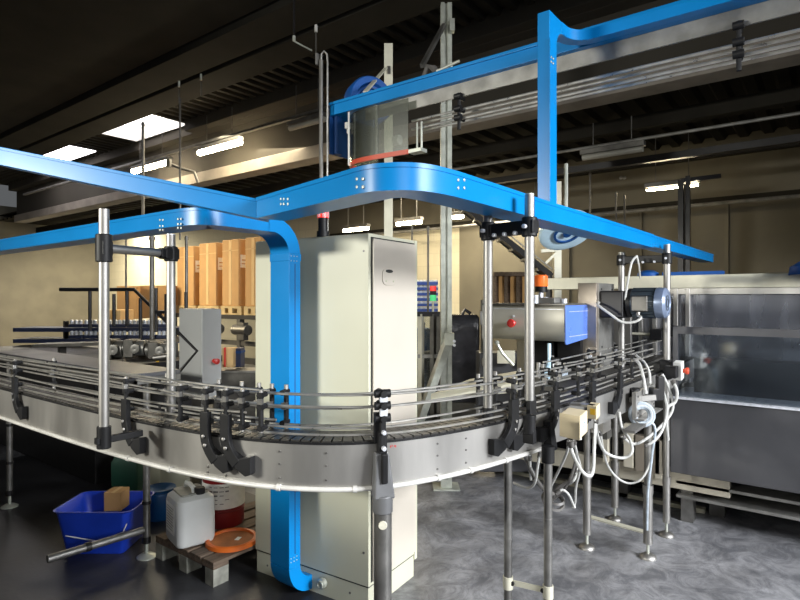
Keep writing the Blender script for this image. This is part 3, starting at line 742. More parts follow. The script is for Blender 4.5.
# blue fan behind the overhead conveyor
c = W(370, 101, 3.95)
ax = (V3((0, 0, EYE))-c); ax.z = 0; ax = V3((-.45, -.9, 0)).normalized()
t = thing('blower_fan', 'round blue blower casing behind the overhead conveyor by pale mast', 'fan', c-z*.16)
MB().lathe(c, [(.0001, -.1), (.15, -.1), (.165, -.08), (.165, .03), (.155, .045), (.115, .045), (.105, .02), (.0001, .02)], 32, axis=ax).build('casing', 'fanblue', t)
MB().lathe(c+ax*.02, [(.085, 0), (.085, .02), (.075, .02), (.075, 0)], 24, axis=ax).lathe(c+ax*.02, [(.03, 0), (.03, .025), (.0001, .03)], 16, axis=ax).build('inlet_ring', 'bluedark', t)
MB().box((c.x-.03, c.y-.05, 2.6), (c.x+.03, c.y+.05, c.z-.1)).build('bracket', 'bluedark', t)
# pale blower shell under the blue run
c = W(566, 231, 4.2)
t = thing('blower_fan', 'pale blue round blower shell hanging under the blue trunking', 'fan', c-z*.1)
axf = V3((-.36, -.42, -.80)).normalized()
MB().lathe(c, [(.0001, -.10), (.13, -.10), (.19, -.04), (.205, .0), (.20, .02), (.17, .03), (.12, .02), (.0001, .02)], 32, axis=axf).build('shell', 'fan', t)
MB().lathe(c+axf*.022, [(.10, 0), (.10, .014), (.085, .014), (.085, 0)], 24, axis=axf).lathe(c+axf*.02, [(.03, 0), (.03, .02), (.0001, .022)], 14, axis=axf).build('inlet_ring', 'bluedark', t)
MB().cyl(c+z*.06, c+z*.5, .015, 8).build('hanger', 'galv', t)

# ------------------------------------------------------------------ masts
def mast(name, label, x, y0, d, wid, m, zb=0.0, foot=False):
    a = W(x, y0, d); base = V3((a.x, a.y, zb))
    t = thing(name, label, 'mast', base)
    # strut channel: U-section rotated to face the camera
    e1 = V3((cs*.0+sn, -cs, 0)); e2 = V3((cs, sn, 0)); w2 = wid/2
    sec = [(-w2, -w2), (-w2*.35, -w2), (-w2*.35, -w2*.6), (w2*.2, -w2*.6), (w2*.2, -w2), (w2, -w2), (w2, w2), (-w2, w2)]
    if m == 'alu': sec = [(-w2, -w2), (w2, -w2), (w2, w2), (-w2, w2)]
    MB().sweep([(V3((a.x, a.y, zb)), e1, e2), (a, e1, e2)], sec).build('channel', m, t)
    if foot: MB().obox(base+z*.006, e1*.11, e2*.10, z*.006).obox(base+z*.04, e1*.045, e2*.045, z*.04).build('base_plate', m, t)
    return t, a, e1, e2
t, a, e1, e2 = mast('steel_mast', 'tall galvanised strut mast with diagonal brace and floor plate', 446, 5, 4.78, .092, 'galv', 0, True)
q0, q1 = W(448, 341, 4.72), W(418, 425, 4.6)
MB().bar(q0, q1 + (q1-q0)*1.4, .06, .06).build('brace', 'galv', t)
MB().obox(W(449, 339, 4.68), e1*.04, e2*.03, z*.05).build('brace_clamp', 'galv', t)
MB().bar(W(444, 25, 4.7), W(422, 66, 4.2), .03, .03).build('top_brace', 'mach', t)
MB().obox(W(452, 26, 4.7), e1*.02, e2*.03, z*.05).build('clip', 'galv', t)
bb = MB()
for y in (337, 341): bb.lathe(W(454, y+4, 4.66), [(.012, 0), (.012, .03), (.0001, .03)], 8, axis=-e2)
bb.build('bolt', 'cap', t)
t, a, e1, e2 = mast('steel_mast', 'pale cream mast rising behind the tall beige cabinet', 388.5, 45, 4.4, .066, 'alu', 0, True)
MB().bar(W(386, 68, 4.35), W(365, 92, 3.6), .025, .012).build('stay', 'alu', t)
MB().obox(W(389, 70, 4.362), e1*.012, e2*.004, z*.03).build('slot', 'mach', t)
t, a, e1, e2 = mast('steel_mast', 'short pale mast with side arm behind the orange beacon', 557, 182, 6.4, .08, 'alu', 0, True)
MB().bar(W(557, 250, 6.35), W(541, 251, 6.35), .035, .035).bar(W(557, 252, 6.35), W(545, 264, 6.35), .025, .025).build('side_arm', 'alu', t)
# dark steel frame at the far right
t = thing('steel_gantry', 'dark upright steel frame against the far brown wall', 'frame', W(684, 300, 7.0))
MB().bar(W(681, 180, 7.0), W(681, 427, 7.0), .06, .06).bar(W(688, 176, 7.0), W(688, 427, 7.0), .05, .05).bar(W(680, 181, 7.0), W(720, 176, 7.0), .05, .05).build('uprights', 'blackm', t)
MB().bar(W(684.5, 184, 7.05), W(684.5, 330, 7.05), .03, .03).build('inner_strip', 'machlt', t)
for lb, x, y0 in (('slim dark hanger in next hall nearest the blue upright', 590, 172), ('slim grey hanger in next hall, middle of three', 616, 192), ('slim grey hanger in next hall below the pair of spots', 624.5, 195)):
    rod(lb, x, y0, 234, 7.6, .014)
t = thing('wall_fitting', 'pair of small pale fittings on the dark far wall', 'fitting', W(625, 178, 9.0))
for x in (621.5, 625): MB().lathe(W(x, 178, 9.0), [(.02, 0), (.03, .03), (.0001, .04)], 10, axis=(-1, 0, 0)).build('spot_head', 'machlt', t)

# inclined dark elevator behind the posts
t = thing('inclined_conveyor', 'dark inclined conveyor sloping down behind the stainless posts', 'conveyor', W(550, 275, 5.6))
A, B = W(452, 196, 6.4), W(552, 276, 6.2)
dirn = (B-A).normalized(); sd = V3((cs, sn, 0))
for k in (0, 1):
    off = sd*.25*k
    MB().bar(A+off, B+off, .04, .06).build('side_rail', 'blackm', t)
    lab(MB().bar(A+off+z*.07-sd*.03, B+off+z*.07-sd*.03, .015, .012).build('edge_strip', 'machlt', t), 'bright metal edge')
MB().bar((A+sd*.12-z*.01), (B+sd*.12-z*.01), .02, .22, up=sd).build('belt', 'blackm', t)
k = MB()
for i in range(9): k.bar(A.lerp(B, i/8)-z*.04, A.lerp(B, i/8)+sd*.25-z*.04, .03, .03)
k.build('rungs', 'mach', t)
MB().bar(W(549, 275, 6.2), W(549, 275, 6.2)-z*1.8, .05, .05).build('leg', 'blackm', t)

# ------------------------------------------------------------------ tall beige cabinet
P0 = V3((2.18, 1.867, 0)); Pl = V3((2.113, 2.682, 0)); ex = (Pl-P0).normalized(); wd = (Pl-P0).length
ey = V3((ex.y, -ex.x, 0)); dp = .46; H = 1.93
cab = thing('switch_cabinet', 'tall beige electrical cabinet standing inside the conveyor curve', 'cabinet', P0.lerp(Pl, .5)+ey*dp/2)
def cbox(a0, a1, b0, b1, z0, z1): return [P0+ex*a0+ey*b0+z*z0, P0+ex*a1+ey*b0+z*z0, P0+ex*a1+ey*b1+z*z0, P0+ex*a0+ey*b1+z*z0, P0+ex*a0+ey*b0+z*z1, P0+ex*a1+ey*b0+z*z1, P0+ex*a1+ey*b1+z*z1, P0+ex*a0+ey*b1+z*z1]
MB().hexa(cbox(0, wd, 0, dp-.0, .13, H)).build('body', 'cab', cab, .004)
MB().hexa(cbox(.006, wd-.006, .006, dp-.01, .0, .126)).build('plinth', 'cab', cab, .003)
MB().hexa(cbox(.004, wd-.004, .004, dp-.01, .124, .132)).build('plinth_gap', 'cabdark', cab)
MB().hexa(cbox(-.004, .0, .018, dp-.018, .15, H-.018)).build('door_gap', 'cabdark', cab)
door = MB().hexa(cbox(-.016, -.004, .024, dp-.024, .156, H-.026)).build('door', 'cabdoor', cab, .003)
MB().hexa(cbox(-.004, .014, dp-.016, dp+.012, .10, H)).build('edge_rail', 'cab', cab, .002)
# door lock: recessed swing handle
hc = P0 - ex*.016 + ey*.19
cc = on_face(389, 277, (hc.x, hc.y), (hc.x+ey.x, hc.y+ey.y), 0)
r_ = MB()
def disc(b, c, w, h, t_, ax_, sx, n=24, power=.6):
    pts = []
    for i in range(n):
        an = 2*math.pi*i/n; x_ = math.copysign(abs(math.cos(an))**power, math.cos(an))*w; y_ = math.copysign(abs(math.sin(an))**power, math.sin(an))*h
        pts.append(c+sx*x_+z*y_)
    b.prism(pts, ax_*t_)
disc(r_, cc, .066, .045, .006, -ex, ey)
hl = r_.build('door_lock', 'cabdoor', door, .002)
r2 = MB(); disc(r2, cc+z*.030-ex*.0055-ey*.006, .034, .009, .002, -ex, ey, 16, 1)
lab(r2.build('lock_slot', 'cabdark', hl), 'dark slot')
r2 = MB().lathe(cc-z*.022-ex*.006-ey*.034, [(.006, 0), (.006, .003), (.0001, .003)], 10, axis=-ex).lathe(cc-z*.022-ex*.006+ey*.034, [(.006, 0), (.006, .003), (.0001, .003)], 10, axis=-ex)
r2.build('lock_screw', 'cab', hl)
# scribbled lines low on the door: ventilation text plate
k = MB()
for i in range(9):
    zz = .60-.021*i
    y0 = .03+random.uniform(0, .01); k.hexa([P0-ex*.0165+ey*y0+z*zz, P0-ex*.0165+ey*(y0+.05+random.uniform(0, .05))+z*(zz+.008), P0-ex*.016+ey*(y0+.09)+z*(zz+.008), P0-ex*.016+ey*y0+z*zz,
            P0-ex*.0165+ey*y0+z*(zz+.003), P0-ex*.0165+ey*(y0+.09)+z*(zz+.012), P0-ex*.016+ey*(y0+.09)+z*(zz+.012), P0-ex*.016+ey*y0+z*(zz+.003)])
lab(k.build('marks', 'ink', door), 'faint grey pencil marks')
k = MB()
for a, zz in ((.03, .30), (.03, H-.09), (wd-.1, .06), (.12, .07)): k.lathe(P0+ex*a-ey*.0+z*zz, [(.006, 0), (.006, .002), (.0001, .003)], 10, axis=-ey)
k.build('screw', 'tubedull', cab)
cp = P0+ex*.30+z*.075
lab(MB().lathe(cp, [(.028, 0), (.028, .02), (.022, .024), (.022, .034), (.012, .034), (.010, .026), (.0001, .026)], 20, axis=-ey).build('cable_gland', 'galv', cab), 'grey round cable gland on plinth')
# beacon on cabinet
c = W(323, 234, 3.05); c.z = H
t = thing('signal_beacon', 'red topped signal lamp on black stem above the cabinet', 'beacon', c)
zt = 1.6+(298-208)/F*3.05
MB().cyl(c, c+z*(zt-H-.055), .026, 16).cyl(c, c+z*.03, .034, 16).build('base', 'black', t)
lens = MB().cyl(c+z*(zt-H-.055), c+z*(zt-H), .030, 18).build('lens', 'redlens', t)
k = MB()
for i in range(8): an = i*math.pi/4; k.cyl(c+V3((math.cos(an)*.030, math.sin(an)*.030, zt-H-.052)), c+V3((math.cos(an)*.030, math.sin(an)*.030, zt-H-.003)), .003, 6)
lab(k.build('lens_ribs', 'cap', lens), 'pale ribs')
# twin conduits
t = thing('conduit_pair', 'two thin grey conduits with junction box hanging from the ceiling', 'conduit', W(323, 236, 3.3))
D = 3.6
MB().tube([W(321, 60, D), W(321, 150, D), W(323, 262, D)], .013, 8).build('conduit', 'mach', t)
MB().tube([W(321, 64, D), W(321.5, 54, D), W(324, 51, D), W(327, 54, D), W(327.5, 62, D), W(327.5, 262, D)], .006, 8).build('conduit', 'machlt', t)
MB().box(W(316, 53, D)-V3((.01, .01, 0)), W(320, 65, D)+V3((.02, .02, 0))).build('junction_box', 'mach', t, .004)

# ------------------------------------------------------------------ floor items left
# pallet
pal = thing('wooden_pallet', 'weathered wooden pallet carrying jerrycan, red drum and orange lid', 'pallet', (2.2, 3.0, 0))
u0, u1, v0, v1 = 1.85, 2.62, 2.71, 3.31
k = v0
nb = 5
for i in range(nb):
    va = v0+(v1-v0-.10)*i/(nb-1); MB().box((u0, va, .118), (u1, va+.10, .138)).build('deck_board', 'wood', pal, .003)
for uu in (u0, (u0+u1)/2-.05, u1-.1): MB().box((uu, v0, .096), (uu+.10, v1, .118)).build('stringer', 'wood', pal, .003)
for uu in (u0, u1-.1):
    for va in (v0, (v0+v1)/2-.04, v1-.08): MB().box((uu, va, .0), (uu+.10, va+.08, .096)).build('block', 'jcap' if uu == u0 else 'wood', pal, .003)
ZT = .138
# jerrycan
c = G(186, 545, ZT); c = c + V3((cs, sn, 0))*.07
jc = thing('jerrycan', 'white square plastic jerrycan with paper label on the pallet', 'jerrycan', (c.x, c.y, ZT))
an = math.radians(-14); j1 = V3((math.cos(an), math.sin(an), 0)); j2 = V3((-j1.y, j1.x, 0))
hw, hd_, hh = .115, .13, .31
def rbox(b, c, e1, e2, hw, hd, z0, z1, r=.035, n=5, inset=0):
    pts = []
    for qx, qy, a0 in ((1, 1, 0), (-1, 1, 90), (-1, -1, 180), (1, -1, 270)):
        for i in range(n+1):
            a_ = math.radians(a0+90*i/n); pts.append(((hw-r)*qx+r*math.cos(a_), (hd-r)*qy+r*math.sin(a_)))
    return pts
def stackbox(b, c, e1, e2, levels):   # levels: (z, hw, hd, r)
    rings = []
    for zz, w_, d_, r_ in levels:
        rings.append([c+e1*x_+e2*y_+z*zz for x_, y_ in rbox(None, c, e1, e2, w_, d_, 0, 0, r_)])
    n = len(rings[0]); vs = [p for r in rings for p in r]; fs = []
    for i in range(len(rings)-1):
        for j in range(n): fs.append((i*n+j, i*n+(j+1) % n, (i+1)*n+(j+1) % n, (i+1)*n+j))
    fs.append(tuple(range(n))[::-1]); fs.append(tuple(range((len(rings)-1)*n, len(rings)*n)))
    b.add(vs, fs, True); return b
c0 = V3((c.x, c.y, ZT))
stackbox(MB(), c0, j1, j2, [(0, hw-.03, hd_-.03, .03), (.012, hw-.008, hd_-.008, .04), (.035, hw, hd_, .045), (.15, hw, hd_, .045), (.245, hw, hd_, .045), (.275, hw-.006, hd_-.006, .045), (.295, hw-.03, hd_-.03, .04), (.303, hw-.05, hd_-.05, .03)]).build('body', 'jerry', jc)
k = MB(); k.tube([c0+j2*.085+z*.29, c0+j2*.07+z*.33, c0-j2*.0+z*.337, c0-j2*.05+z*.33, c0-j2*.065+z*.295], .014, 8)
k.build('handle', 'jerry', jc)
lab(MB().lathe(c0-j2*.075+j1*.03+z*.297, [(.032, 0), (.032, .03), (.026, .036), (.0001, .036)], 18).build('cap', 'black', jc), 'black screw cap')
lab(stackbox(MB(), c0+z*.297, j1, j2, [(0, .080, .095, .02), (.009, .077, .09, .02)]).build('top_recess', 'jcap', jc), 'grimy grey top')
lb = MB().obox(c0-j1*(hw+.0015)+j2*.005+z*.16, j1*.001, j2*.075, z*.085).build('paper_label', 'paper', jc)
k = MB()
for i in range(9): k.obox(c0-j1*(hw+.003)+j2*(.012 if i % 3 else .0)+z*(.225-.016*i), j1*.0005, j2*(.055 if i % 3 else .06), z*.0016)
lab(k.build('print_lines', 'jcap', lb), 'rows of faint print')
# red drum
c = V3((2.235, 3.16, ZT))
dr = thing('metal_drum', 'dark red drum with white wrap label behind the jerrycan', 'drum', c)
R = .13
MB().lathe(c, [(.0001, 0), (R-.004, 0), (R, .008), (R, .10), (R+.004, .105), (R, .110), (R, .30), (R+.004, .306), (R, .312), (R, .345), (R+.005, .35), (R+.005, .36), (R-.01, .36), (R-.014, .345), (.0001, .345)], 36).build('body', 'red', dr)
lw = MB().lathe(c, [(R+.0045, .125), (R+.0045, .285)], 36).build('wrap_label', 'paper', dr)
k = MB(); fwd = V3((cs, sn, 0)); rt = V3((sn, -cs, 0))
for i in range(5):
    for aa in (-34, -18, -4, 12, 26):
        a_ = math.radians(aa); dv = (-fwd*math.cos(a_)+rt*math.sin(a_)); tt = V3((-dv.y, dv.x, 0))
        if random.random() < .75: k.obox(c+dv*(R+.005)+z*(.265-.026*i), tt*random.uniform(.008, .016), dv*.0004, z*random.choice((.002, .0045)))
lab(k.build('label_print', 'ink', lw), 'grey print blocks')
lab(MB().lathe(c, [(R-.03, .345), (R-.03, .357), (R-.045, .357), (R-.05, .347)], 30).lathe(c+V3((-.04, .03, .345)), [(.03, 0), (.03, .02), (.0001, .022)], 16).build('bung', 'red', dr), 'raised lid and bung')
# orange lid
c = V3((2.08, 2.86, ZT+.001))
ld = thing('bucket_lid', 'round orange bucket lid lying on pallet beside the cabinet', 'lid', c)
MB().lathe(c, [(.0001, .012), (.120, .012), (.124, .014)], 40).build('panel', 'orangein', ld)
MB().lathe(c, [(.124, .012), (.128, .026), (.140, .028), (.150, .022), (.152, .0), (.146, .0), (.142, .018), (.126, .010)], 40).build('rim', 'orange', ld)
lab(MB().obox(c+V3((.03, -.02, .0135)), (.02, .01, 0), (-.006, .012, 0), (0, 0, .0008)).build('label_scrap', 'paper', ld), 'scrap of white label')
# blue bin with carton
c = W(120, 543, 3.65); c = V3((c.x-.05, c.y+.08, 0))
bn = thing('plastic_bin', 'bright blue plastic bin standing on floor with small carton in it', 'bin', c)
b = MB(); pr = [(0, .13, .17, .03), (.02, .145, .19, .04), (.27, .18, .235, .05), (.285, .195, .25, .055), (.285, .185, .24, .05), (.27, .172, .227, .045), (.03, .138, .18, .035)]
b1 = V3((sn, -cs, 0)); b2 = V3((cs, sn, 0))
stackbox(b, c, b2, b1, pr); b.build('tub', 'bin', bn)
MB().tube([c+b1*.22-b2*.1+z*.27, c+b1*.20-b2*.185+z*.16, c+b1*.05-b2*.20+z*.11, c-b1*.15-b2*.19+z*.14], .004, 6).build('bail', 'whitetrim', bn)
cc = W(117, 501, 3.75)
bx = thing('carton', 'small brown carton resting in the blue bin', 'carton', V3((cc.x, cc.y, cc.z-.05)))
MB().obox(V3((cc.x, cc.y, cc.z+.015)), b1*.055, b2*.06, z*.06).build('box', 'card', bx, .002)
MB().obox(V3((cc.x, cc.y, cc.z+.0752)), b1*.012, b2*.06, z*.0008).build('tape', 'cardlt', bx)
c = W(130, 497, 4.7)
t = thing('green_container', 'dark green container behind blue bin beside the floor leg', 'container', V3((c.x, c.y, 0)))
stackbox(MB(), V3((c.x, c.y, 0)), b1, b2, [(0, .10, .10, .02), (.10, .11, .11, .02), (.26, .11, .11, .02), (.30, .09, .09, .02)]).build('body', 'green', t)
MB().cyl((c.x, c.y, .30), (c.x, c.y, .34), .03, 14).build('cap', 'black', t)
c = W(160, 520, 4.15)
t = thing('plastic_drum', 'dark blue plastic drum half hidden behind white jerrycan', 'drum', V3((c.x, c.y, 0)))
MB().lathe(V3((c.x, c.y, 0)), [(.0001, 0), (.12, 0), (.13, .02), (.13, .16), (.12, .19), (.0001, .19)], 24).build('body', 'drumb', t)
MB().lathe(V3((c.x, c.y, .19)), [(.11, 0), (.11, .02), (.09, .02), (.0001, .012)], 20).build('rim', 'drumb', t)
# beige box behind
c = W(170, 485, 4.35)
t = thing('equipment_box', 'beige metal box on low stand above the dark blue drum', 'box', V3((c.x, c.y, 0)))
x0 = W(160, 505, 4.25); z0_ = x0.z; z1_ = 1.6+(298-463)/F*4.2
fx = V3((.28, .96, 0)); fy = V3((.96, -.28, 0))
def ob(c0, a, bq, z0, z1): return [c0+z*0, c0+a, c0+a+bq, c0+bq]
cb = V3((x0.x, x0.y, 0)); lft = (V3(W(148, 500, 4.5))-x0); lft.z = 0; rgt = (V3(W(190, 505, 4.5))-x0); rgt.z = 0
def pbox(c, a, bq, z0, z1): return [c+z*z0, c+bq+z*z0, c+a+bq+z*z0, c+a+z*z0, c+z*z1, c+bq+z*z1, c+a+bq+z*z1, c+a+z*z1]
MB().hexa(pbox(cb, lft, rgt, z0_, z1_)).build('body', 'cab', t, .004)
lab(MB().hexa(pbox(cb-rgt*.02-lft*.02, lft*1.04, rgt*1.04, z0_-.012, z0_)).build('base_edge', 'whitetrim', t), 'white lower edge')
MB().hexa(pbox(cb+rgt*.7+lft*.6, lft*.25, rgt*.2, 0, z0_-.012)).build('stand', 'mach', t)
# work table and its leg at left
tb = thing('side_table', 'grey steel side table between guide rails and gearmotors', 'table', (1.7, 3.6, 0))
MB().box((1.58, 3.05, DK+.035), (1.86, 5.2, DK+.06)).build('table_top', 'dkpanel', tb, .004)
MB().box((1.58, 3.05, DK+.0), (1.60, 5.2, DK+.035)).box((1.58, 3.05, DK), (1.86, 3.07, DK+.035)).build('apron', 'mach', tb)
def lege(u, v, parent):
    l = MB().cyl((u, v, .1), (u, v, DK+.03), .021, 16).build('leg', 'tubedull', parent)
    for h0, h1 in ((.33, .35), (.62, .64), (.09, .13)): MB().cyl((u, v, h0), (u, v, h1), .026, 16).build('collar', 'blackm', l)
    MB().cyl((u, v, .01), (u, v, .12), .012, 10).lathe((u, v, 0), [(.0001, .03), (.03, .025), (.058, .008), (.058, 0), (.0001, 0)], 20).build('foot', 'galv', l)
lege(1.82, 3.36, tb); lege(1.62, 5.0, tb); lege(1.60, 3.36, tb) if False else None
q = G(109, 538, .165); MB().cyl((1.80, 3.36, .175), (1.28, 3.40, .175), .022, 12).build('tie_tube', 'tubedull', tb)
MB().cyl((1.50, 3.385, .175), (1.47, 3.387, .175), .027, 12).build('collar', 'blackm', tb)

# ------------------------------------------------------------------ background left
# tall cartons on pallets on a rack
xs = [(177, 199, 247.5), (199, 222, 244), (222, 245, 240.5), (245, 268, 238)]
U0 = 4.9
names = ['tall brown carton beside the steel post, first of the row', 'tall brown carton, second in row from the steel post', 'tall brown carton, third in row from the steel post', 'tall brown carton partly hidden behind the beige cabinet']
for (xa, xb, yt), lbv in zip(xs, names):
    a, b_ = AU(xa, yt, U0), AU(xb, yt, U0)
    vn, vf = b_.y, a.y; gap = .05*(vf-vn)
    zb = 1.6-8/F*8.1; zt = a.z
    t = thing('tall_carton', lbv, 'carton', (U0+.25, (vn+vf)/2, zb), 'tall cartons on pallets')
    MB().box((U0, vn+.14, zb), (U0+.5, vf-.005, zt)).build('box', 'card', t, .008)
    MB().box((U0-.003, vn+.14+.001, zt-.16), (U0+.5, vf-.006, zt-.152)).box((U0-.003, (vn+.14+vf)/2-.03, zb+.02), (U0, (vn+.14+vf)/2+.03, zt-.01)).build('flap_line', 'cardlt', t)
    lw = MB().box((U0+.03, vn+.137, zt-.40), (U0+.2, vn+.14, zt-.22)).build('label', 'paper', t)
    MB().box((U0+.05, vn+.135, zt-.30), (U0+.18, vn+.137, zt-.285)).box((U0+.05, vn+.135, zt-.35), (U0+.15, vn+.137, zt-.338)).build('label_print', 'card', lw)
    p = thing('wooden_pallet', 'pale pallet under the ' + lbv.replace('tall brown carton', 'tall carton', 1).replace(' partly hidden', ''), 'pallet', (U0+.25, (vn+vf)/2, zb-.12), 'pallets under the tall cartons')
    MB().box((U0-.02, vn+.06, zb-.03), (U0+.55, vf-.0, zb-.001)).box((U0-.02, vn+.06, zb-.12), (U0+.55, vf, zb-.10)).build('boards', 'woodlt', p)
    for v_ in (vn+.06, (vn+vf)/2, vf-.09): MB().box((U0-.02, v_, zb-.10), (U0+.5, v_+.09, zb-.03)).build('block', 'woodlt', p)
rk = thing('roller_rack', 'dark steel pallet roller rack carrying the tall cartons', 'rack', (5.2, 7, 0))
zr = 1.6-8/F*8.1-.12
MB().box((U0-.05, 4.6, zr-.06), (U0+.7, 8.3, zr-.002)).build('top_beam', 'blackm', rk)
MB().box((U0-.05, 4.6, .70), (U0+.0, 8.3, .78)).box((U0-.05, 4.6, zr-.42), (U0, 8.3, zr-.36)).build('rail', 'mach', rk)
k = 4.8
while k < 8.3:
    MB().box((U0-.06, k, 0), (U0+.02, k+.07, zr-.06)).build('upright', 'mach', rk); k += .56
for i in range(5):
    k = 5.0+i*.62; b = MB().cyl((U0-.10, k, zr-.2), (U0-.10, k+.3, zr-.2), .07, 14).box((U0-.14, k+.05, zr-.34), (U0-.06, k+.2, zr-.1)); b.build('roller_drive', 'machlt' if i % 2 else 'mach', rk, .004)
# small orange and blue boxes seen under the rack
t = thing('carton', 'small orange carton on low shelf behind grey control cabinet', 'carton', W(231, 367, 6.0)); MB().obox(W(230, 357, 6.0), V3((sn, -cs, 0))*.055, V3((cs, sn, 0))*.08, z*.10).build('box', 'cardlt', t); MB().obox(W(225, 357, 5.91), V3((sn, -cs, 0))*.008, V3((cs, sn, 0))*.01, z*.10).build('edge', 'redb', t)
t = thing('crate', 'small dark blue crate beside the orange carton under the rack', 'crate', W(239, 367, 6.1)); MB().obox(W(239, 357, 6.1), V3((sn, -cs, 0))*.04, V3((cs, sn, 0))*.08, z*.10).build('box', 'navy', t); MB().obox(W(239, 351.5, 6.1), V3((sn, -cs, 0))*.045, V3((cs, sn, 0))*.085, z*.012).build('rim', 'bluedark', t)
t = thing('low_shelf', 'low metal shelf below orange carton with bright front edge', 'shelf', W(235, 372, 6.0)); c = W(238, 370, 6.05)
MB().obox(c, V3((sn, -cs, 0))*.25, V3((cs, sn, 0))*.15, z*.01).build('board', 'machlt', t); MB().obox(c-z*.5, V3((sn, -cs, 0))*.22, V3((cs, sn, 0))*.12, z*.49).build('base', 'mach', t)
# low brown cartons
rt, fw = V3((sn, -cs, 0)), V3((cs, sn, 0))
for lbv, x0, x1, y0, y1, d, mm in (('tall-sided brown carton farthest from the steel post behind the black handrail', 116, 138, 286, 319, 8.6, 'card'), ('wide brown carton behind handrail, the one nearest the steel post', 139, 171, 285.5, 318, 8.7, 'card'), ('small pale carton low down behind handrail, smallest of the three', 106, 121, 310, 321, 7.9, 'cardlt')):
    a, b_ = W(x0, y0, d), W(x1, y1, d); c = (a+b_)/2
    t = thing('carton', lbv, 'carton', V3((c.x, c.y, b_.z)))
    w_ = (b_-a).dot(rt)/2; h_ = (a.z-b_.z)/2
    MB().obox(c+fw*.2, rt*(w_-.01), fw*.2, z*h_).build('box', mm, t, .006)
    MB().obox(c-fw*.002, rt*.03, fw*.002, z*h_).build('tape', 'cardlt' if mm == 'card' else 'card', t)
# bottle packs on two shelves
sh = thing('bottle_shelf', 'dark two tier conveyor shelf holding bottle packs behind handrail', 'shelf', W(140, 340, 7.2))
for y in (329.5, 340.5): MB().obox(W(100, y, 7.25)+fw*.1, rt*1.05, fw*.2, z*.025).build('shelf_board', 'navy', sh)
for x in (66, 108, 140, 172): MB().bar(W(x, 321, 7.35), W(x, 352, 7.35), .05, .05).build('upright', 'blackm', sh)
cnt = 0
for row, y in ((0, 327.3), (1, 338.3)):
    for i in range(7):
        x = 78+i*14.5; c = W(x, y, 7.18)
        nm = ['upper', 'lower'][row]; od_ = ['first', 'second', 'third', 'fourth', 'fifth', 'sixth', 'seventh'][i]
        t = thing('bottle_pack', 'dark pack of silver topped bottles, %s from left on %s shelf tier' % (od_, nm), 'bottle pack', c, 'bottle packs on the two tier shelf')
        MB().obox(c+z*.022, rt*.085, fw*.07, z*.021).build('wrap', 'navy', t, .006)
        k = MB()
        for a_ in (-.055, 0, .055): k.lathe(c+rt*a_-fw*.04+z*.043, [(.024, 0), (.024, .045), (.014, .055), (.0001, .056)], 10)
        k.build('bottle_tops', 'cap', t)
# handrail
hr = thing('handrail', 'black steel handrail descending in front of brown cartons', 'handrail', W(140, 380, 6.4))
D = 6.4
MB().tube([W(60, 289.5, D), W(134, 289.5, D), W(170, 325, D), W(194, 349, D), W(178, 374, D)], .022, 8).build('top_rail', 'blackm', hr)
for x, y0, y1 in ((90, 290, 330), (114, 294, 326), (127, 290, 326), (140.5, 298, 368), (156, 288, 332), (167, 294, 322), (186, 292, 310)):
    MB().cyl(W(x, y0, D), W(x, y1, D), .02 if x != 167 else .03, 8).build('baluster', 'blackm', hr)
MB().tube([W(157, 312, D), W(172, 312, D)], .02, 8).build('mid_rail', 'blackm', hr)
# gear motors on frame
fr_ = thing('machine_frame', 'grey machine frame beneath the two tier bottle shelf', 'frame', W(130, 400, 5.6))
MB().bar(W(40, 345, 5.8), W(176, 341, 5.8), .25, .03).bar(W(40, 367, 5.8), W(176, 360, 5.8), .25, .06).build('beam', 'mach', fr_)
MB().box((2.25, 5.0, .0), (3.2, 8.2, 1.0)).build('base_housing', 'blackm', fr_, .01)
for x in (62, 106, 142, 174): MB().bar(W(x, 343, 5.8), W(x, 405, 5.8), .06, .06).build('upright', 'mach', fr_)
for lbv, x, y, r in (('grey gearmotor under the shelf, farthest from the steel post', 113, 349, .085), ('grey gearmotor under the shelf, middle one of three', 134, 348, .075), ('grey gearmotor under the shelf, nearest the steel post', 158, 350, .07)):
    c = W(x, y, 5.55); t = thing('gear_motor', lbv, 'motor', c-z*r)
    MB().cyl(c+rt*.12, c-rt*.10, r, 18).build('body', 'machlt', t)
    MB().obox(c+fw*.0-rt*.02, rt*.05, fw*r*1.15, z*r*1.15).build('gearbox', 'mach', t, .01)
    MB().lathe(c+rt*.05-fw*r*1.0, [(r*.6, 0), (r*.6, .02), (r*.2, .025), (.0001, .02)], 16, axis=-fw).build('flange', 'machlt', t)
t = thing('marker_tag', 'yellow upright marker standing on the grey machine frame', 'marker', W(157.5, 367, 5.3))
MB().obox(W(157.5, 360.5, 5.3), rt*.012, fw*.01, z*.055).build('tag', 'yellow', t); MB().bar(W(157.5, 366, 5.32), W(157.5, 366, 5.32)-z*.35, .01, .01).build('stem', 'mach', t)
t = thing('roller_tube', 'bright metal roller lying across machine frame before gearmotors', 'roller', W(130, 365, 5.2))
MB().tube([W(108, 364.5, 5.2), W(125, 363, 5.2)], .035, 12).build('tube', 'steel2', t)
MB().tube([W(101, 365, 5.2), W(130, 362.5, 5.2)], .012, 8).build('shaft', 'mach', t)
t = thing('roller_tube', 'bright metal roller just beside the yellow marker', 'roller', W(165, 358, 5.2))
MB().tube([W(154, 358, 5.25), W(170, 356, 5.25)], .03, 12).build('tube', 'steel2', t)
MB().tube([W(150, 358.5, 5.25), W(174, 355.5, 5.25)], .012, 8).build('shaft', 'mach', t)
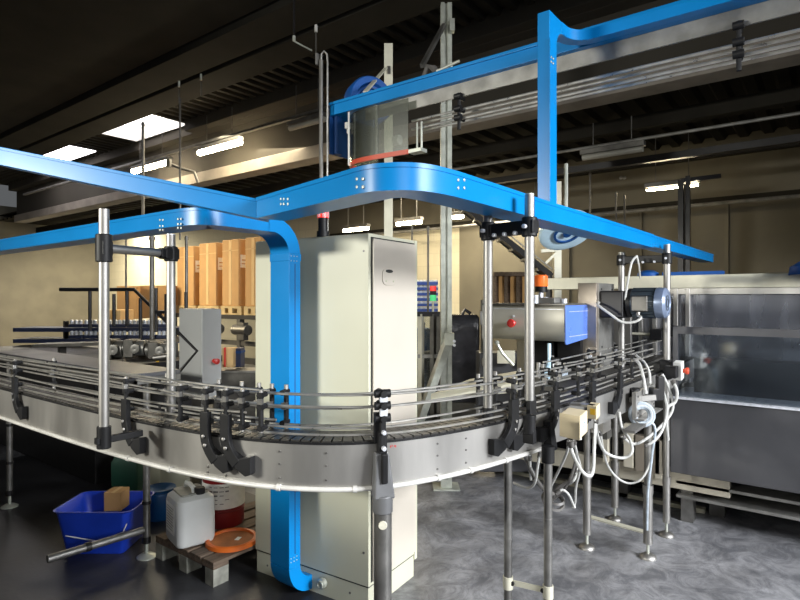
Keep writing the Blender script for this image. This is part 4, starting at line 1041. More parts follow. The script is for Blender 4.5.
# grey control cabinet
c = W(202, 388, 4.5); zt = 1.6+(298-309)/F*4.5
gc = thing('control_cabinet', 'light grey control cabinet with red stop button below the tall cartons', 'cabinet', V3((c.x+.08, c.y+.15, 0)))
c0 = V3((c.x, c.y, 0)); lft = V3(W(179, 300, 4.75))-c0; lft.z = 0; rgt = V3(W(221.5, 300, 4.62))-c0; rgt.z = 0
zb = 1.6+(298-400)/F*4.5
MB().hexa(pbox(c0, lft, rgt, zb, zt)).build('body', 'greycab', gc, .006)
MB().hexa(pbox(c0+lft*.04-rgt*.02, lft*.92, rgt*.015, zb+.02, zt-.02)).build('door', 'greycab', gc, .003)
MB().hexa(pbox(c0+lft*.3+rgt*.3, lft*.4, rgt*.4, 0, zb)).build('pedestal', 'mach', gc)
bc = on_face(214.5, 361, (c0.x, c0.y), (c0.x+rgt.x, c0.y+rgt.y), 0); nr = V3((rgt.y, -rgt.x, 0)).normalized(); nr = nr if nr.dot(bc) < 0 else -nr
k = MB().lathe(bc, [(.02, 0), (.02, .02), (.012, .02), (.012, .03), (.024, .032), (.024, .045), (.0001, .05)], 18, axis=nr).build('stop_button', 'redb', gc)
lab(k, 'red mushroom stop button')
tag(MB().tube([W(172, 326, 4.25), W(197, 351, 4.25), W(179, 372, 4.25)], .012, 8).build('bent_bar', 'blackm'), 'dark bent steel bar in front of the grey control cabinet', 'bar')
t = thing('bottle_stand', 'dark stand under the stack of bottle packs beyond glazed machine', 'stand', V3((W(425, 312, 7.4).x, W(425, 312, 7.4).y, 0)))
c = W(425, 312, 7.4)+fw*.25
MB().obox(c-z*.03, rt*.2, fw*.28, z*.03).build('stand_top', 'blackm', t)
for a_, b_ in ((-.17, -.2), (.17, -.2), (-.17, .2), (.17, .2)): MB().cyl(V3((c.x, c.y, 0))+rt*a_+fw*b_, V3((c.x, c.y, c.z-.06))+rt*a_+fw*b_, .03, 8).build('leg', 'mach', t)

# ------------------------------------------------------------------ centre background
# machine with glazed guard between cabinet and mast
gm = thing('guarded_machine', 'dark framed glazed machine between beige cabinet and galvanised mast', 'machine', W(430, 400, 6.2))
D = 6.0
for x in (409, 421, 433, 440): MB().bar(W(x, 314, D), W(x, 420, D), .05, .05).build('frame_post', 'alu' if x in (421, 441) else 'mach', gm)
MB().bar(W(405, 314, D), W(443, 314, D), .05, .05).build('top_bar', 'blackm', gm)
MB().bar(W(405, 356, D), W(443, 356, D), .05, .04).build('mid_bar', 'machlt', gm)
MB().hexa(pbox(W(405, 300, D+.05)*1.0-z*W(405, 300, D+.05).z, rt*.42, fw*.01, .2, 1.42)).build('glazing', 'glass', gm)
MB().obox(W(424, 385, D+.5), rt*.20, fw*.25, z*.40).build('housing', 'dkpanel', gm)
for x, y in ((412, 372), (422, 378), (434, 366), (438, 382), (416, 390)): MB().cyl(W(x, y, D+.2)+rt*.07, W(x, y, D+.2)-rt*.07, .05, 12).build('roller', 'mach', gm)
c = W(422, 350, D+.22)
t = thing('plastic_bucket', 'blue plastic container inside the glazed machine beside cabinet', 'bucket', c-z*.0)
MB().lathe(c, [(.0001, 0), (.10, 0), (.105, .02), (.105, .20), (.08, .24), (.03, .25), (.03, .28), (.0001, .28)], 20).build('body', 'drumb', t)
MB().lathe(c+z*.28, [(.036, 0), (.036, .025), (.0001, .03)], 14).build('cap', 'bluedark', t)
# pallet of bottle packs behind
D = 7.4
ordn = ['bottom', 'second', 'third', 'fourth', 'fifth', 'top']
for i in range(6):
    yb = 312-i*5.4; a, b_ = W(411.5, yb, D), W(438, yb, D)
    t = thing('bottle_layer', '%s layer of blue and white bottle packs in stack beyond glazed machine' % ordn[i], 'bottle pack', (a+b_)/2, 'stack of bottle pack layers')
    c = (a+b_)/2; w_ = (b_-a).length/2; h_ = 5.3/F*D
    MB().obox(c+fw*.25+z*h_*.30, rt*w_, fw*.25, z*h_*.28).build('wrap', 'packb', t)
    k = MB()
    for j in range(7): k.lathe(c+rt*(w_*(-.86+j*.287))+fw*.03+z*h_*.55, [(.026, 0), (.026, h_*.30), (.012, h_*.42), (.0001, h_*.43)], 8)
    k.build('bottle_tops', 'packw', t)
D = 6.3
t = thing('stack_light', 'small red and green signal lamp before the bottle stack', 'signal lamp', W(433, 312, D))
MB().cyl(W(433, 316, D), W(433, 302, D), .012, 8).build('stem', 'alu', t)
MB().cyl(W(433, 301, D), W(433, 295, D), .035, 12).build('lens', 'greenlens', t); MB().cyl(W(433, 295, D), W(433, 291, D), .035, 12).build('divider', 'black', t); MB().cyl(W(433, 291, D), W(433, 286, D), .035, 12).build('lens', 'redlens', t)
# film wrapped block
c = W(463, 345, 5.7)
t = thing('wrapped_block', 'tall block wrapped in black plastic film beside the galvanised mast', 'wrapped block', V3((c.x, c.y, 0)))
b = MB(); stackbox(b, V3((c.x, c.y, 0))+fw*.2, rt, fw, [(.55, .165, .2, .02), (.75, .172, .2, .03), (1.0, .166, .2, .03), (1.25, .172, .2, .03), (1.40, .168, .2, .03), (1.43, .15, .18, .03)])
b.build('wrap', 'film', t)
MB().obox(V3((c.x, c.y, .27))+fw*.2, rt*.15, fw*.18, z*.27).build('stand', 'mach', t)
MB().tube([V3((c.x, c.y, 1.43))+rt*.0+fw*.1, V3((c.x, c.y, 1.48))+rt*.03+fw*.1, V3((c.x, c.y, 1.44))+rt*.09+fw*.1], .018, 6).build('film_tail', 'film', t)
tu = thing('transfer_unit', 'dark machine block with rollers and pale panel behind the stainless posts', 'machine unit', V3((W(510, 370, 4.9).x, W(510, 370, 4.9).y, 0)))
c = W(511, 352, 4.9)
MB().obox(V3((c.x, c.y, .60))+fw*.15, rt*.27, fw*.12, z*.52).build('body', 'dkpanel', tu, .01)
lab(MB().obox(W(506, 357, 4.85), rt*.075, fw*.01, z*.055).build('side_panel', 'foil', tu), 'pale side panel')
for x, y in ((487, 362), (496, 376), (520, 380), (528, 362)): MB().cyl(W(x, y, 4.85)+rt*.04, W(x, y, 4.85)-rt*.04, .035, 12).build('roller', 'machlt', tu)
MB().cyl(W(484, 300, 5.0), W(484, 300, 5.0)-z*.5, .03, 10).bar(W(480, 318, 5.0), W(496, 318, 5.0), .04, .12).build('upright', 'machlt', tu)
# brown rack / cartons between posts
rk = thing('timber_rack', 'brown timber rack with upright slats behind stainless posts', 'rack', W(508, 312, 7.0))
for x in (496, 501.5, 507, 513, 519, 525): MB().bar(W(x, 273, 7.0), W(x, 330, 7.0), .045, .06).build('slat', 'wood' if x in (496, 507, 519) else 'card', rk)
MB().obox(W(510, 292, 7.3), rt*.22, fw*.2, z*.22).build('panel', 'wood', rk)
MB().bar(W(494, 274, 6.95), W(527, 274, 6.95), .05, .05).bar(W(494, 307, 6.95), W(527, 307, 6.95), .05, .04).build('cross_rail', 'wood', rk)

# ------------------------------------------------------------------ labeller machine on the right
# hood
hm = thing('labelling_head', 'stainless machine hood with blue acrylic end cover behind front post', 'machine', (3.55, 1.7, .9))
zt, zb = 1.545, 1.315
pf = [(3.62, zt), (3.40, zt-.0), (3.385, zt-.02), (3.385, zb+.07), (3.41, zb+.03), (3.47, zb), (3.62, zb)]
MB().prism([(u, 1.27, zz) for u, zz in pf], (0, .56, 0)).build('hood', 'hood', hm, .004)
MB().box((3.372, 1.26, zt), (3.85, 1.84, zt+.012)).build('top_plate', 'mach', hm, .002)
lab(MB().box((3.383, 1.28, zt-.026), (3.386, 1.82, zt-.022)).build('trim_line', 'cap', hm), 'bright trim line')
ep = [(3.375, zt+.002), (3.375, zb-.0), (3.385, zb-.012), (3.80, zb+.01), (3.815, zb+.02), (3.815, zt-.01), (3.80, zt+.002)]
e_ = MB().prism([(u, 1.255, zz) for u, zz in ep], (0, .012, 0)).build('end_cover', 'hoodblue', hm, .004)
lab(MB().box((3.42, 1.2535, zt-.04), (3.78, 1.255, zt-.037)).box((3.42, 1.2535, zb+.035), (3.78, 1.255, zb+.038)).build('score_line', 'cap', e_), 'pale score lines')
MB().box((3.62, 1.27, zb+.0), (3.85, 1.83, zt)).build('rear_housing', 'mach', hm)
c = AU(519, 324.5, 3.383)
k = MB().lathe(c, [(.018, 0), (.018, .012), (.010, .014), (.010, .022), (.026, .026), (.028, .036), (.024, .042), (.0001, .044)], 20, axis=(-1, 0, 0)).build('stop_button', 'redb', hm)
lab(k, 'red mushroom stop button')
lab(MB().lathe(c+V3((0, 0, .045)), [(.008, 0), (.008, .004), (.0001, .005)], 12, axis=(-1, 0, 0)).build('indicator', 'cap', hm), 'small white indicator')
MB().lathe(W(503, 344, 3.7), [(.014, 0), (.014, .02), (.0001, .024)], 12, axis=(-1, 0, 0)).tube([W(503, 346, 3.7), W(508, 355, 3.7), W(519, 367, 3.7)], .010, 8).build('swing_arm', 'galv', hm)
# columns carrying hood
MB().box((3.78, 1.72, 1.0), (3.84, 1.78, zb)).build('column', 'steel', hm)
MB().box((3.78, 1.30, 1.0), (3.84, 1.36, zb)).build('column', 'steel', hm)
MB().box((3.70, 1.28, .94), (4.44, 1.84, 1.0)).build('arm_plate', 'mach', hm)
# black side curtains below hood with nozzle
for vv0, vv1 in ((1.47, 1.61), (1.285, 1.44)):
    MB().box((3.70, vv0, 1.01), (3.75, vv1, zb+.01)).build('black_panel', 'black', hm)
MB().box((3.86, 1.27, 1.0), (3.90, 1.82, zb)).build('back_panel', 'black', hm)
nz = MB().cyl(W(555.5, 345, 3.45), W(555.5, 366, 3.45), .011, 10).cyl(W(555.5, 365, 3.45), W(551, 384, 3.4), .016, 10, .028)
lab(nz.build('nozzle', 'fan', hm), 'pale blue nozzle')
# cups on top plate & beacon
for x, h in ((541, .055), (551, .04), (570, .03)):
    c = W(x, 302, 3.75); MB().cyl((c.x, c.y, zt+.012), (c.x, c.y, zt+.012+h), .02, 12).build('top_fitting', 'cap', hm)
MB().box((3.55, 1.40, zt+.012), (3.68, 1.60, zt+.05)).build('top_fitting', 'machlt', hm, .004)
c = W(541, 303, 3.85)
bc = thing('signal_beacon', 'orange beacon lamp on black base above the stainless hood', 'beacon', (c.x, c.y, zt+.012))
zz1, zz2, zz3 = 1.6+(298-292)/F*3.85, 1.6+(298-286.5)/F*3.85, 1.6+(298-275)/F*3.85
MB().cyl((c.x, c.y, zt+.012), (c.x, c.y, zz1), .016, 12).build('stem', 'cap', bc)
MB().cyl((c.x, c.y, zz1), (c.x, c.y, zz2), .042, 20).build('base', 'black', bc)
lab(MB().lathe((c.x, c.y, zz2), [(.044, 0), (.046, .01), (.046, zz3-zz2-.008), (.038, zz3-zz2), (.0001, zz3-zz2)], 22).build('lens', 'amber', bc), 'orange lens')
# cream tray behind front post
t = thing('slide_tray', 'cream slide tray sloping between mast and stainless posts', 'tray', W(480, 400, 3.3))
q = [W(431, 394, 3.5), W(520, 377, 3.35), W(523, 370, 3.75), W(470, 379, 4.0)]
MB().prism(q, (0, 0, -.03)).build('tray', 'foil', t)
q2 = [W(431, 394, 3.5), W(520, 377, 3.35), W(520, 392, 3.35), W(431, 400, 3.5)]
MB().prism(q2, fw*.01).build('front_lip', 'foil', t)
MB().bar(W(478, 388, 3.62), W(535, 392, 3.75), .04, .04).build('support_arm', 'mach', t)
# clutter below hood: small machine block
t = thing('star_wheel_unit', 'grey machined feed unit under black panels beside the nozzle', 'machine unit', (3.45, 1.42, .9))
MB().box((3.32, 1.30, .98), (3.68, 1.52, 1.12)).build('block', 'machlt', t, .01)
MB().lathe((3.40, 1.40, 1.12), [(.10, 0), (.10, .03), (.06, .035), (.06, .06), (.0001, .065)], 24).build('wheel', 'coil', t)
k = MB()
for i in range(6):
    c = V3((3.22+.10*(i % 3), 1.32+.09*(i//3), 1.12)); k.cyl(c, c+z*(.06+.03*(i % 2)), .014, 10)
k.build('pegs', 'steel2', t)
MB().box((3.36, 1.33, .93), (3.66, 1.49, .98)).build('base', 'mach', t)
# stainless column box with gearbox and motor
cx = thing('drive_column', 'stainless drive column left of the blue grey motor', 'column', (3.92, 1.29, 0))
MB().box((3.75, 1.235, 1.0), (3.80, 1.36, 1.70)).build('face_plate', 'platewarm', cx, .003)
MB().box((3.80, 1.235, .80), (4.13, 1.36, 1.70)).build('housing', 'machlt', cx, .003)
MB().box((3.95, 1.255, .66), (4.12, 1.34, .80)).build('column_foot', 'steel', cx)
MB().box((4.05, 1.26, .60), (4.46, 1.33, .66)).build('mount_arm', 'mach', cx)
k = MB()
for uu, zz in ((3.85, 1.66), (4.08, 1.66), (3.86, 1.27), (4.08, 1.18), (3.86, 1.1)): k.lathe((uu, 1.235, zz), [(.007, 0), (.007, .004), (.0001, .005)], 8, axis=(0, -1, 0))
k.build('bolt', 'blackm', cx)
mo = thing('drive_motor', 'blue grey electric motor with gearbox lying level above the rails', 'motor', (3.86, 1.0, 1.46))
mz = 1.568
mc = lambda v: V3((3.90, v, mz))
MB().box((3.80, 1.08, mz-.10), (4.0, 1.235, mz+.08)).build('gearbox', 'blackm', mo, .012)
MB().lathe(mc(1.08), [(.075, 0), (.095, .012), (.095, .035), (.08, .04)], 24, axis=(0, -1, 0)).build('flange', 'black', mo)
MB().lathe(mc(1.045), [(.088, 0), (.09, .004), (.09, .15), (.088, .155)], 28, axis=(0, -1, 0)).build('body', 'motor', mo)
k = MB()
for i in range(14):
    an = math.radians(30+i*24.0)
    k.obox(mc(.97)+V3((math.cos(an)*.093, 0, math.sin(an)*.093)), V3((math.cos(an)*.008, 0, math.sin(an)*.008)), (0, .068, 0), V3((-math.sin(an)*.0025, 0, math.cos(an)*.0025)))
k.build('cooling_fin', 'motor', mo)
lab(MB().lathe(mc(.895), [(.098, 0), (.10, .01), (.098, .05), (.085, .064), (.07, .066), (.066, .06), (.0001, .06)], 28, axis=(0, -1, 0)).build('fan_cowl', 'motorcap', mo), 'pale blue grey fan cowl')
MB().lathe(mc(.834), [(.05, 0), (.05, .002), (.044, .002), (.044, 0)], 20, axis=(0, -1, 0)).lathe(mc(.834), [(.03, 0), (.03, .002), (.024, .002), (.024, 0)], 20, axis=(0, -1, 0)).build('grille', 'motor', mo)
tb = MB().box((3.795, .93, mz-.055), (3.84, 1.03, mz+.045)).build('terminal_box', 'mach', mo, .008)
MB().lathe((3.80, .985, mz-.06), [(.012, 0), (.012, .02), (.0001, .02)], 12, axis=(-.4, 0, -1)).build('cable_gland', 'steel2', tb)
ca = [V3((3.79, .985, mz-.08)), W(641, 318, 3.52), W(634, 322, 3.52), W(622, 322, 3.55), W(610, 314, 3.6), W(598, 305, 3.66), V3((3.80, 1.235, 1.57))]
MB().tube(catmull(ca, 6), .008, 8).build('cable', 'cable', mo)
# thin white hoses from clamp down to motor
t = thing('air_hose', 'thin white hose looping down from the cross clamp to motor', 'hose', W(632, 290, 3.75))
MB().tube(catmull([W(637, 256, 3.75), W(632, 262, 3.7), W(628, 280, 3.68), W(625, 300, 3.68)], 6), .007, 8).build('hose', 'cable', t)
MB().tube(catmull([W(637, 257, 3.8), W(639, 266, 3.8), W(640, 278, 3.85)], 6), .006, 8).build('hose_end', 'cable', t)
# machine wall behind
mw = thing('bottling_machine', 'large stainless bottling machine with glazed doors standing behind the drive motor', 'machine', (5.2, .5, 0))
UU = 4.9
zt, zb2 = 1.6+(298-277)/F*5.1, 1.6+(298-289)/F*5.1
a = AU(548, 283, 5.2); vL = a.y
MB().box((5.15, -2.6, zb2-.0), (5.35, vL, zt)).build('header_beam', 'alu', mw, .004)
lab(MB().box((5.18, .7, zt), (5.30, 1.15, zt+.03)).lathe((5.25, 1.28, zt-.0), [(.09, 0), (.085, .03), (.05, .05), (.0001, .055)], 20).build('blue_cover', 'fanblue', mw), 'blue cover on header')
lab(MB().lathe((5.1, .10, zt-.02), [(.16, 0), (.15, .06), (.09, .10), (.0001, .11)], 24).build('domed_cover', 'fanblue', mw), 'blue domed cover')
vR = AU(625, 300, 5.2).y
MB().box((5.22, -2.6, .50), (5.26, vR, zb2)).build('door_panel', 'doorst', mw)
for x in (641, 655, 676, 688): 
    v_ = AU(x, 300, 5.18).y; MB().box((5.16, v_-.016, .5), (5.22, v_+.016, zb2)).build('mullion', 'steel', mw, .003)
MB().box((5.17, -2.6, zb2-.05), (5.22, vR, zb2)).build('top_rail', 'steel', mw)
for x, y in ((657, 334.5), (671, 331), (634, 347)):
    p = AU(x, y, 5.14); MB().box((5.10, p.y-.05, p.z-.045), (5.17, p.y+.05, p.z+.045)).build('latch', 'black', mw, .006)
p = AU(645, 334, 5.14); MB().cyl((5.13, p.y-.06, p.z), (5.13, p.y+.12, p.z), .012, 8).build('handle', 'alu', mw)
MB().box((4.55, 1.6, .5), (5.2, 1.64, zb2)).build('end_panel', 'mach', mw)
for x in (612, 618, 628): 
    p = AU(x, 330, 4.75); MB().box((4.72, p.y-.03, .5), (4.76, p.y+.03, 1.62)).build('post', 'fan' if x == 612 else 'steel', mw, .003)
# lower frame
MB().box((4.40, .55, .24), (4.48, 2.7, .37)).build('lower_beam', 'machcream', mw, .004)
for x, w_, y0, y1, mm in ((629, .07, 424, 467, 'machcream'), (648, .17, 436, 472, 'platewarm'), (606, .04, 425, 462, 'machcream'), (659, .05, 440, 478, 'machcream')):
    p = AU(x, y0, 4.36); q = AU(x, y1, 4.36); MB().box((4.34, p.y-w_/2, q.z), (4.40, p.y+w_/2, p.z)).build('access_panel', mm, mw, .004)
MB().box((4.50, .60, .60), (5.2, 2.5, .90)).build('bed', 'mach', mw, .004)
for v_ in (.62, 1.3, 2.4): MB().box((4.7, v_, .0), (4.8, v_+.1, .60)).build('leg', 'mach', mw)
MB().box((5.0, -2.6, .0), (5.05, 2.6, .60)).build('underside_shade', 'blackm', mw)  # added dark panel standing in for the shade under the machine
lab(MB().box((4.70, .75, .0), (4.76, 2.4, .03)).build('floor_rail', 'alu', mw), 'pale rail on floor')
for i in range(7):
    p = AU(600+i*9, 436+(i%3)*6, 4.5); MB().cyl(p, p+V3((.0, .10, .01*(i % 2))), .03+.01*(i % 2), 10).build('drive_unit', ('mach', 'machlt', 'black')[i % 3], mw, .003)
fb_ = MB().bar(G(588, 517), G(646, 533), .05, .02).build('floor_bar', 'alu'); tag(fb_, 'pale flat bar lying on the floor between the slim machine legs', 'bar')
# right lower dark cabinet
p0 = AU(670, 398, 4.3); 
dc = thing('dark_cabinet', 'dark grey steel cabinet with bright top edge behind the stop switch', 'cabinet', (4.6, p0.y-.5, 0))
zt_ = 1.6+(298-398)/F*(cs*4.3+sn*p0.y)
MB().box((4.3, -1.6, .38), (4.85, p0.y, zt_)).build('body', 'dkpanel', dc, .006)
lab(MB().box((4.29, -1.6, zt_), (4.85, p0.y+.005, zt_+.012)).build('top_edge', 'cap', dc), 'bright top edge')
for v_ in (p0.y-.12, -.6): MB().box((4.45, v_, 0), (4.55, v_+.08, .38)).build('leg', 'tubedull', dc)
MB().box((4.4, -1.6, .18), (4.8, p0.y-.02, .20)).box((4.4, -1.6, .28), (4.8, p0.y-.02, .30)).build('shelf', 'machlt', dc)
# dark bottles panel above cabinet
db = thing('guard_panel', 'dark smoked guard panel standing on the dark steel cabinet', 'guard', (4.6, -.3, zt_+.012))
MB().box((4.34, -1.6, zt_+.012), (4.36, p0.y-.03, 1.35)).build('pane', 'glass', db)
MB().box((4.32, p0.y-.045, zt_+.012), (4.38, p0.y-.015, 1.40)).box((4.32, -1.6, 1.35), (4.38, p0.y-.045, 1.40)).build('frame', 'dkpanel', db)
MB().box((4.6, -1.5, zt_+.013), (4.8, p0.y-.1, 1.16)).build('backing', 'dkpanel', db)

# ------------------------------------------------------------------ electrical bits on the right straight
tb = thing('terminal_box', 'beige square terminal box hanging from conveyor beside white cables', 'terminal box', W(575, 440, 2.25))
d0 = 2.2
c = W(578, 427, d0)
c0 = W(579.5, 440, 2.17); c0 = V3((c0.x, c0.y, 0)); lft = V3(W(560, 430, 2.24))-c0; lft.z = 0; rgt = V3(W(587.5, 430, 2.30))-c0; rgt.z = 0
z0_, z1_ = 1.6-(440-298)/F*2.17, 1.6-(417-298)/F*2.17
MB().hexa(pbox(c0, lft, rgt, z0_, z1_)).build('body', 'beige', tb, .004)
MB().hexa(pbox(c0-rgt*.012-lft*.02, lft*1.04, rgt*.012, z0_-.002, z1_+.002)).build('lid', 'beige', tb, .002)
nn = V3((rgt.y, -rgt.x, 0)).normalized(); nn = nn if nn.dot(c0) < 0 else -nn
ll = MB().obox(c0+rgt*.5+nn*.001+z*(z0_+z1_)/2, rgt*.34, nn*.0005, z*.016).build('label', 'paper', tb)
lab(MB().obox(c0+rgt*.6+nn*.0018+z*((z0_+z1_)/2+.006), rgt*.1, nn*.0004, z*.003).obox(c0+rgt*.45+nn*.0018+z*((z0_+z1_)/2-.006), rgt*.16, nn*.0004, z*.003).build('label_print', 'hoodblue', ll), 'dark print')
k = MB()
for a_ in (.2, .5, .8): k.cyl(c0+lft*a_+rgt*.5+z*z0_, c0+lft*a_+rgt*.5+z*(z0_-.018), .008, 10)
k.build('cable_gland', 'cable', tb)
sb = thing('sensor_box', 'small pale box with yellow sticker beside beige terminal box', 'box', W(594, 418, 2.42))
c0 = W(596.5, 419, 2.40); c0 = V3((c0.x, c0.y, 0)); lft = V3(W(587, 410, 2.43))-c0; lft.z = 0; rgt = V3(W(600, 410, 2.48))-c0; rgt.z = 0
z0_, z1_ = 1.6-(420-298)/F*2.4, 1.6-(406.5-298)/F*2.4
MB().hexa(pbox(c0, lft, rgt, z0_, z1_)).build('body', 'beige', sb, .003)
nn = V3((-lft.y, lft.x, 0)).normalized(); nn = nn if nn.dot(c0) < 0 else -nn
lab(MB().obox(c0+lft*.40+nn*.0012+z*((z0_+z1_)/2+.004), lft*.26, nn*.0005, z*.013).build('sticker', 'yellow', sb), 'yellow warning sticker')
MB().box((c0.x+.01, c0.y+.02, z1_-.01), (c0.x+.05, c0.y+.12, z1_)).build('mount', 'steel', sb)
es = thing('stop_switch', 'white switch box with orange red button on the rail end post', 'switch', W(679, 385, 3.6))
c0 = W(681.5, 390, 3.55); c0 = V3((c0.x, c0.y, 0)); lft = V3(W(673, 380, 3.6))-c0; lft.z = 0; rgt = V3(W(684, 380, 3.68))-c0; rgt.z = 0
z0_, z1_ = 1.6-(381-298)/F*3.55, 1.6-(363-298)/F*3.55
MB().hexa(pbox(c0, lft, rgt, z0_, z1_)).build('body', 'paper', es, .005)
nn = V3((rgt.y, -rgt.x, 0)).normalized(); nn = nn if nn.dot(V3((sn, -cs, 0))) > 0 else -nn
lab(MB().lathe(c0+rgt*.5+z*(z0_+z1_)/2, [(.014, 0), (.014, .014), (.022, .018), (.023, .03), (.017, .036), (.0001, .038)], 20, axis=nn).build('button', 'redst', es), 'orange red mushroom button')
MB().box((c0.x-.06, c0.y+.02, z0_+.02), (c0.x+.01, c0.y+.09, z1_-.02)).build('mount', 'black', es, .004)
# hose coil and its valve
hm.location += V3((0, .04, .008))
co = thing('hose_coil', 'coiled pale blue hose hanging below the air valve', 'hose coil', W(642, 430, 3.12))
c = W(642, 414.5, 3.1); axc = (V3((0, -.6, 1.5))-c).normalized(); e1 = axc.cross(z).normalized(); e2 = e1.cross(axc)
for k_, (rr, off) in enumerate(((.062, 0), (.049, .004), (.058, .014), (.045, .016), (.063, -.012), (.052, -.012), (.037, .010), (.036, -.006))):
    MB().tube([c+axc*off+e1*rr*math.cos(a_)+e2*rr*math.sin(a_) for a_ in [2*math.pi*i/30 for i in range(30)]], .0075, 8, closed=True).build('hose_turn', 'coil', co)
MB().tube([c+e1*.05*math.cos(a_)+e2*.05*math.sin(a_)+axc*.02 for a_ in [2*math.pi*i/20 for i in range(20)]], .004, 6, closed=True).build('tie', 'whitetrim', co)
MB().tube(catmull([c+e1*.05-e2*.02, W(654, 425, 3.1), W(652, 455, 3.1), W(648, 490, 3.15), W(647, 530, 3.2)], 6), .007, 8).build('hose_tail', 'coil', co)
va = thing('air_valve', 'small black and steel air valve just above the hose coil', 'valve', W(640, 402, 3.2))
MB().bar(W(628, 399.5, 3.17), W(655, 397, 3.17), .03, .03).build('body', 'steel2', va)
MB().cyl(W(635, 398, 3.17), W(635, 388, 3.17), .026, 14).cyl(W(631, 391, 3.17), W(639, 391, 3.17), .02, 12).build('knob', 'black', va, .004)
MB().obox(W(654, 394, 3.2), rt*.02, fw*.03, z*.035).obox(W(660, 388, 3.3), rt*.02, fw*.02, z*.07).build('block', 'blackm', va, .005)
# cables
def cable(label, pts, r=.0075, m='cable', name='cable'):
    t = thing(name, label, 'cable', pts[-1])
    MB().tube(catmull(pts, 7), r, 8).build('sheath', m, t)
    MB().cyl(pts[0], V3(pts[0])+(V3(pts[1])-V3(pts[0])).normalized()*.025, r*1.5, 10).build('gland', 'cabled', t)
    return t
d1 = 2.25
cable('white cable looping deepest under the beige terminal box', [W(571, 441, 2.25), W(572, 452, 2.25), W(581, 470, 2.2), W(589, 476, 2.2), W(593, 470, 2.25), W(594, 450, 2.35), W(595, 424, 2.42)], .0075)
cable('thin cable hanging from terminal box down behind the near legs', [W(569, 441, 2.25), W(567, 452, 2.3), W(560, 468, 2.4), W(552, 484, 2.5), W(549, 492, 2.5)], .006)
cable('pale cable from terminal box to the cable bundle near floor', [W(574, 441, 2.3), W(577, 455, 2.4), W(580, 468, 2.5), W(576, 486, 2.6), W(575, 502, 2.7), W(573, 508, 2.7)], .006)
cable('white cable running from sensor box in a wide loop', [W(596, 420, 2.45), W(597, 434, 2.6), W(605, 452, 2.8), W(622, 458, 2.9), W(632, 452, 2.9), W(630, 440, 2.95), W(622, 428, 3.0), W(619, 412, 3.0)], .0075)
cable('long thin cable sagging lowest between the slim machine legs', [W(600, 432, 2.9), W(608, 466, 3.1), W(624, 482, 3.2), W(640, 480, 3.2), W(650, 462, 3.2), W(655, 430, 3.2)], .006)
cable('pale cable crossing from inner leg up to the stop switch', [W(622, 436, 3.1), W(634, 444, 3.15), W(650, 436, 3.3), W(668, 418, 3.4), W(673, 405, 3.45), W(668, 386, 3.5), W(662, 374, 3.5)], .008)
cable('pale cable curving down beside the hose coil', [W(645, 446, 3.1), W(655, 440, 3.1), W(663, 428, 3.2), W(667, 410, 3.3), W(664, 394, 3.4), W(660, 380, 3.45)], .008)
cable('thick pale hose looping down from the stop switch', [W(673, 381, 3.5), W(677, 392, 3.45), W(675, 402, 3.45), W(668, 407, 3.45), W(666, 418, 3.45), W(668, 440, 3.5)], .010)
cable('white hose arching over the guide rails above the air valve', [W(612, 364, 3.5), W(628, 359, 3.4), W(638, 362, 3.3), W(643, 376, 3.2), W(646, 394, 3.15)], .009, name='air_hose')
cable('grey hose arching over rails behind the white one', [W(634, 354, 3.6), W(644, 362, 3.5), W(649, 372, 3.45), W(650, 384, 3.4)], .008, name='air_hose')
cable('pale cable hanging from conveyor near the front inner leg', [W(540, 452, 2.4), W(538, 464, 2.4), W(535, 482, 2.45), W(529, 488, 2.5), W(520, 486, 2.55), W(514, 483, 2.6)], .006)
cable('dark cable hanging in bunch behind the near front leg', [W(526, 455, 2.5), W(530, 468, 2.5), W(538, 482, 2.5), W(545, 490, 2.55), W(553, 494, 2.6)], .010, 'cabled')
cable('pale cable hanging beside the dark bunch of cable', [W(530, 456, 2.45), W(530, 468, 2.5), W(531, 480, 2.5)], .006)
cable('cable end drooping right from the bundle by near legs', [W(556, 494, 2.6), W(562, 490, 2.6), W(568, 494, 2.6), W(573, 504, 2.65), W(575, 508, 2.65)], .006)
bu = thing('cable_bundle', 'tangled grey cable bundle hanging between the near and inner legs', 'cable bundle', W(556, 508, 2.65))
for i in range(5):
    a0 = W(578+random.uniform(-3, 3), 462+random.uniform(-4, 6), 2.6); a3 = W(548+random.uniform(-3, 3), 500+random.uniform(-5, 5), 2.65)
    MB().tube(catmull([a0, W(574+random.uniform(-4, 4), 478+random.uniform(-4, 4), 2.6), W(562+random.uniform(-4, 4), 488+random.uniform(-4, 4), 2.62), a3], 6), .007, 8).build('cable', 'cable' if i % 2 else 'cabled', bu)
MB().lathe(W(553, 501, 2.66), [(.05, -.008), (.058, 0), (.05, .008), (.042, 0), (.05, -.008)], 24, axis=V3((-.3, -.5, .8))).lathe(W(556, 499, 2.66), [(.035, -.008), (.043, 0), (.035, .008), (.027, 0), (.035, -.008)], 24, axis=V3((-.3, -.3, .9))).build('coil', 'cabled', bu)

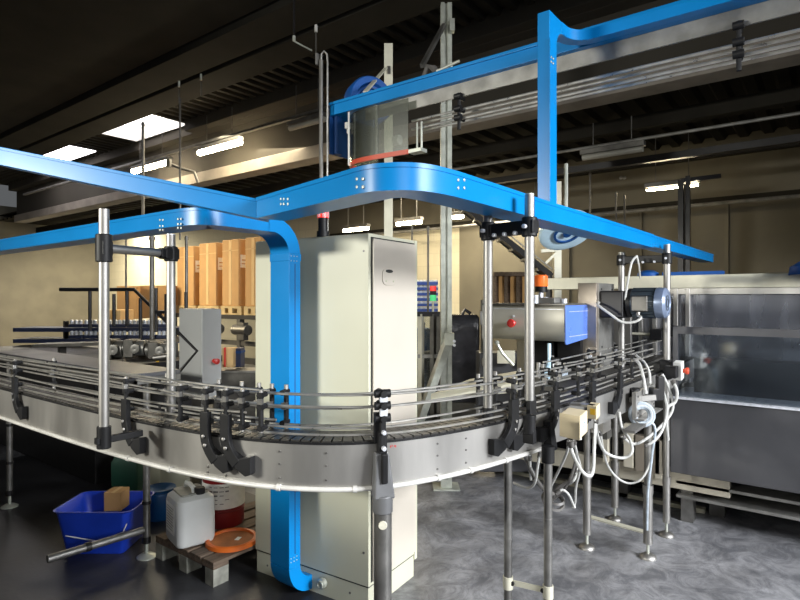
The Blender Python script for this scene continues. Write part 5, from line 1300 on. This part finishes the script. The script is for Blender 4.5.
# ------------------------------------------------------------------ camera, light, view
cam = bpy.data.cameras.new('camera'); co_ = bpy.data.objects.new('camera', cam); C.objects.link(co_)
cam.sensor_width = 36; cam.lens = F/800*36; cam.shift_y = -2/800; cam.clip_end = 100
co_.location = (0, 0, EYE); co_.rotation_euler = (math.radians(90), 0, math.atan2(-cs, sn))
bpy.context.scene.camera = co_
wl = bpy.data.worlds.new('world'); bpy.context.scene.world = wl; wl.use_nodes = True
bg = wl.node_tree.nodes['Background']; bg.inputs[0].default_value = (.92, .96, 1, 1); bg.inputs[1].default_value = .11
def area(name, loc, target, sx, sy, e, col=(1, 1, 1), spread=180):
    l = bpy.data.lights.new(name, 'AREA'); l.shape = 'RECTANGLE'; l.size = sx; l.size_y = sy; l.energy = e; l.color = col; l.spread = math.radians(spread)
    o = bpy.data.objects.new(name, l); C.objects.link(o); o.location = loc
    o.rotation_euler = (V3(target)-V3(loc)).to_track_quat('-Z', 'Y').to_euler(); return o
area('window_light', (-4.2, 4.4, 2.75), (2.2, 2.3, 1.2), 1.3, .28, 84, (1, .98, .88), 75)
area('fill_light_right', (2.3, -4.6, 3.0), (3.0, .8, .2), 3.0, 1.4, 250, (.95, .975, 1), 84)  # added area lamp for the cabinet door side and right floor, no rooflight there
area('fill_light_front', (-1.6, -1.8, 2.6), (1.6, 1.5, 1.1), 1.8, 1.2, 18, (1, .985, .96), 110)  # added soft fill from behind the camera for the conveyor front
area('hall_fill', (7.3, 6.0, 3.6), (6.6, 6.5, 0), 1.0, 7.0, 360, (1, .87, .62))  # added near the strip lights to light the next hall
area('hall_fill', (7.4, 17.2, 3.5), (8.2, 17.4, 0), 1.0, 5.0, 520, (1, .9, .68))  # added lamp that brightens the far end of the cream wall
area('hall_fill', (2.6, 9.2, 2.8), (4.9, 7.2, 1.8), 1.0, 1.6, 30, (1, .85, .58), 60)  # added lamp aimed at the fronts of the tall cartons
vs = bpy.context.scene.view_settings
bpy.context.scene.display_settings.display_device = 'sRGB'
vs.view_transform = 'Standard'; vs.look = 'None'; vs.exposure = 0.0; vs.gamma = 1.0; vs.use_curve_mapping = False
